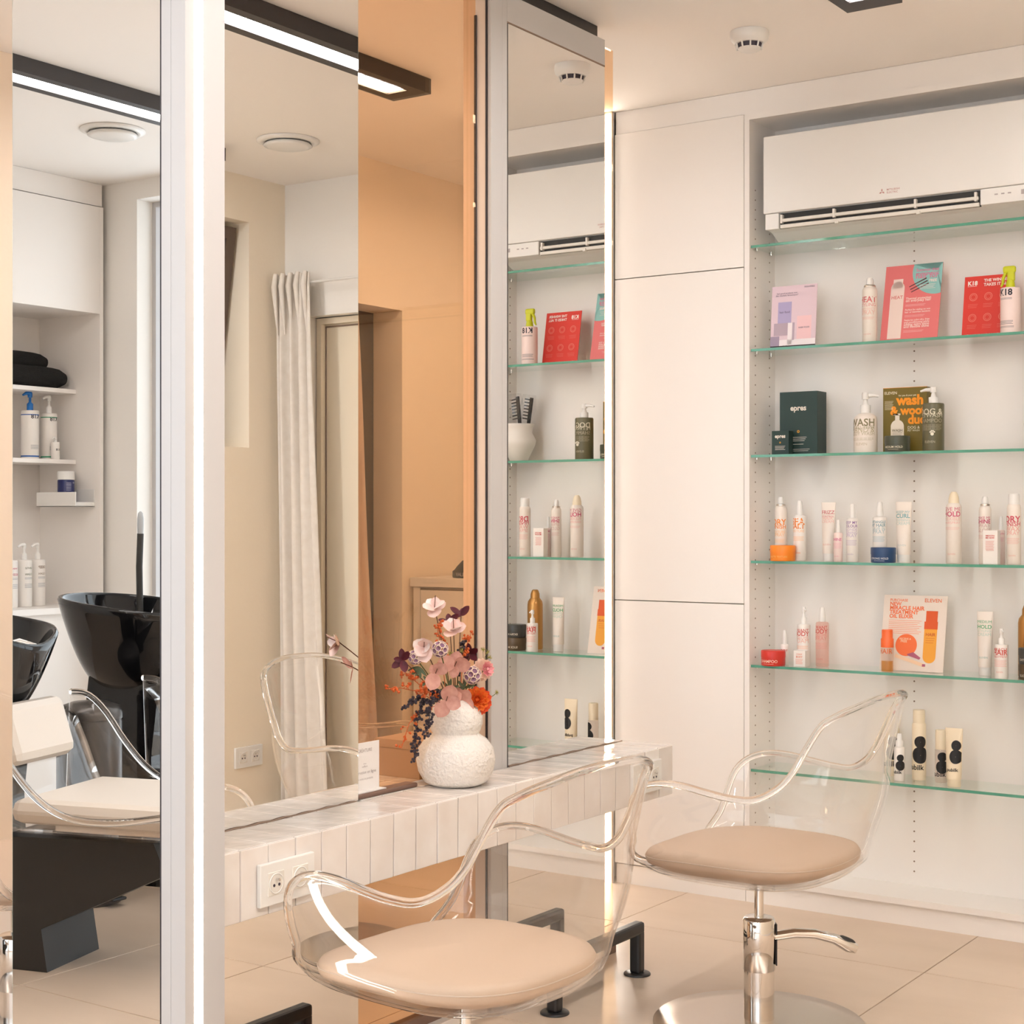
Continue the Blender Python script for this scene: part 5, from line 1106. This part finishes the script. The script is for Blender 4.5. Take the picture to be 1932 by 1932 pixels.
X, Y, z, r, h = spot(1764, 1787, 1377, 5, .105); t = new('bottle', 'clear bottle with a cream cap and black figure eight', 'bottle', X, Y, z)
MB().lathe([(r*.94, 0), (r, .003), (r, h*.62), (r*.85, h*.63)], 32).build('bottle', M['clear_bottle'], t); MB().lathe([(r*.92, h*.63), (r*.92, h*.985), (r*.85, h)], 32).build('cap', CREAM, t)
eight(t, r, h*.30, h*.125); labelling(t, r, h, [('pubilk', .12, 1.35, K_, .02)], (), -.2)
t = squeeze('cream squeeze tube with a black figure eight', (1783, 1817, 1374, 5, .05), CREAM, CREAM, [('pubilk', .27, .62, K_, .02)])
X, Y, z, r, h = spot(1783, 1817, 1374, 5, .05); m_ = MB()
for zz, rr in ((h*.52, h*.12), (h*.71, h*.09)):
    vs = []; fs = []; n, q6 = 28, 7
    for i in range(q6):
        for k in range(n):
            a = 2*math.pi*k/n; d_ = rr*max(.02, i/(q6-1)); x = .010+d_*math.cos(a)*.9; zq = zz+d_*math.sin(a); q = max(0, min(1, (zq-h*.13)/(h*.87))); rx = r*.8+r*.2*q; ry = r*.8*(1-q)**.75+.0012
            x = min(x, rx*.985); vs.append((x, -ry*math.sqrt(max(.0, 1-(x/rx)**2))-.0010, zq))
    for i in range(q6-1):
        for k in range(n): fs.append((i*n+k, i*n+(k+1) % n, (i+1)*n+(k+1) % n, (i+1)*n+k))
    m_.add(vs, fs)
m_.build('figure_eight', ink(*K_), t)

# --- bottles in the wash niche (their fronts look along +X)
def niche_bottle(label, x, y, z, r, h, cap, band, txt, tz, tcol, hb=.74, small=()):
    t = thing('pump_bottle', label, 'bottle', (x, y, z+.0004), math.pi/2, 'pump bottles in the wash niche'); b_ = h*hb
    MB().lathe([(r*.96, 0), (r, .004), (r, b_*.97), (r*.93, b_), (r*.4, b_*1.005)], 32).build('bottle', WHITE, t)
    if band:
        m_ = MB(); wrap_bar(m_, r*5, .004, r, b_*.90, 0, 30); wrap_bar(m_, r*5, .006, r, b_*.04, 0, 30); m_.build('band', ink(*band), t)
    MB().lathe([(r*.36, b_), (r*.36, b_+(h-b_)*.35), (r*.15, b_+(h-b_)*.45), (r*.15, b_+(h-b_)*.75)], 20).build('collar', cap, t)
    b = MB(); zt = h-(h-b_)*.1; b.tube([(0, 0, zt), (r*.5, 0, zt+.002), (r*1.0, 0, zt-.008)], [r*.3, r*.2, r*.12], 10); b.lathe([(r*.26, zt-(h-b_)*.2), (r*.28, zt), (r*.2, h)], 16); b.build('pump_head', cap, t)
    m_ = MB()
    for k, s in enumerate(txt): wrap_text(m_, s, 1, r, h*tz-k*.026, .02, 0, r*1.1)
    m_.build('lettering', ink(*tcol), t)
    if small:
        m_ = MB()
        for zf, n in small:
            for k in range(n): wrap_bar(m_, r*1.2, .0015, r, h*zf-k*.005)
        m_.build('small_print', ink(150, 150, 160), t)
BLUE = paint(20, 110, 190)
niche_bottle('white pump bottle with a bright blue pump in the niche', -5.50, -0.24, 1.527, .037, .285, BLUE, (40, 96, 170), ['K18'], .60, (40, 40, 46), .72, ((.2, 4),))
niche_bottle('white pump bottle with a white pump and green bands', -5.50, -0.34, 1.527, .034, .275, M['white_plastic'], (50, 150, 110), ['K18'], .60, (40, 40, 46), .72, ((.2, 4),))
niche_bottle('short white bottle standing before the green banded one', -5.44, -0.325, 1.527, .018, .092, M['white_plastic'], None, ['K18'], .40, (40, 40, 46), .80)
niche_bottle('white pump bottle with green GENTLE CLEAN lettering on the niche worktop', -5.45, -0.17, .905, .032, .265, M['white_plastic'], None, ['GENTLE', 'CLEAN'], .60, (120, 124, 100), .74, ((.46, 2), (.36, 4)))
niche_bottle('white pump bottle with brown DEEP CLEAN lettering beside it on the worktop', -5.47, -0.255, .905, .032, .265, M['white_plastic'], None, ['DEEP', 'CLEAN'], .60, (150, 130, 112), .74, ((.46, 2), (.36, 4)))
niche_bottle('white pump bottle with rosy lettering at the niche mirror edge', -5.44, -0.09, .905, .032, .265, M['white_plastic'], None, ['I WANT', 'BODY'], .60, (206, 110, 130), .74, ((.46, 2), (.36, 4)))
t = thing('tub', 'navy blue powder tub with a white lid on the rack', 'tub', (-5.42, N0+.075, RZ+.0045), math.pi/2)
MB().lathe([(.034, 0), (.0355, .004), (.0355, .108), (.033, .111)], 32).build('jar', paint(38, 46, 100), t); MB().lathe([(.0365, .111), (.0365, .143), (.034, .147)], 32).build('lid', 'white_plastic', t)
m_ = MB(); wrap_text(m_, 'K18', 1, .0355, .095, .02, -.4, .014); [wrap_bar(m_, .022, .0012, .0355, .096-k*.006, .35) for k in range(6)]; m_.build('lettering', ink(220, 220, 230), t)
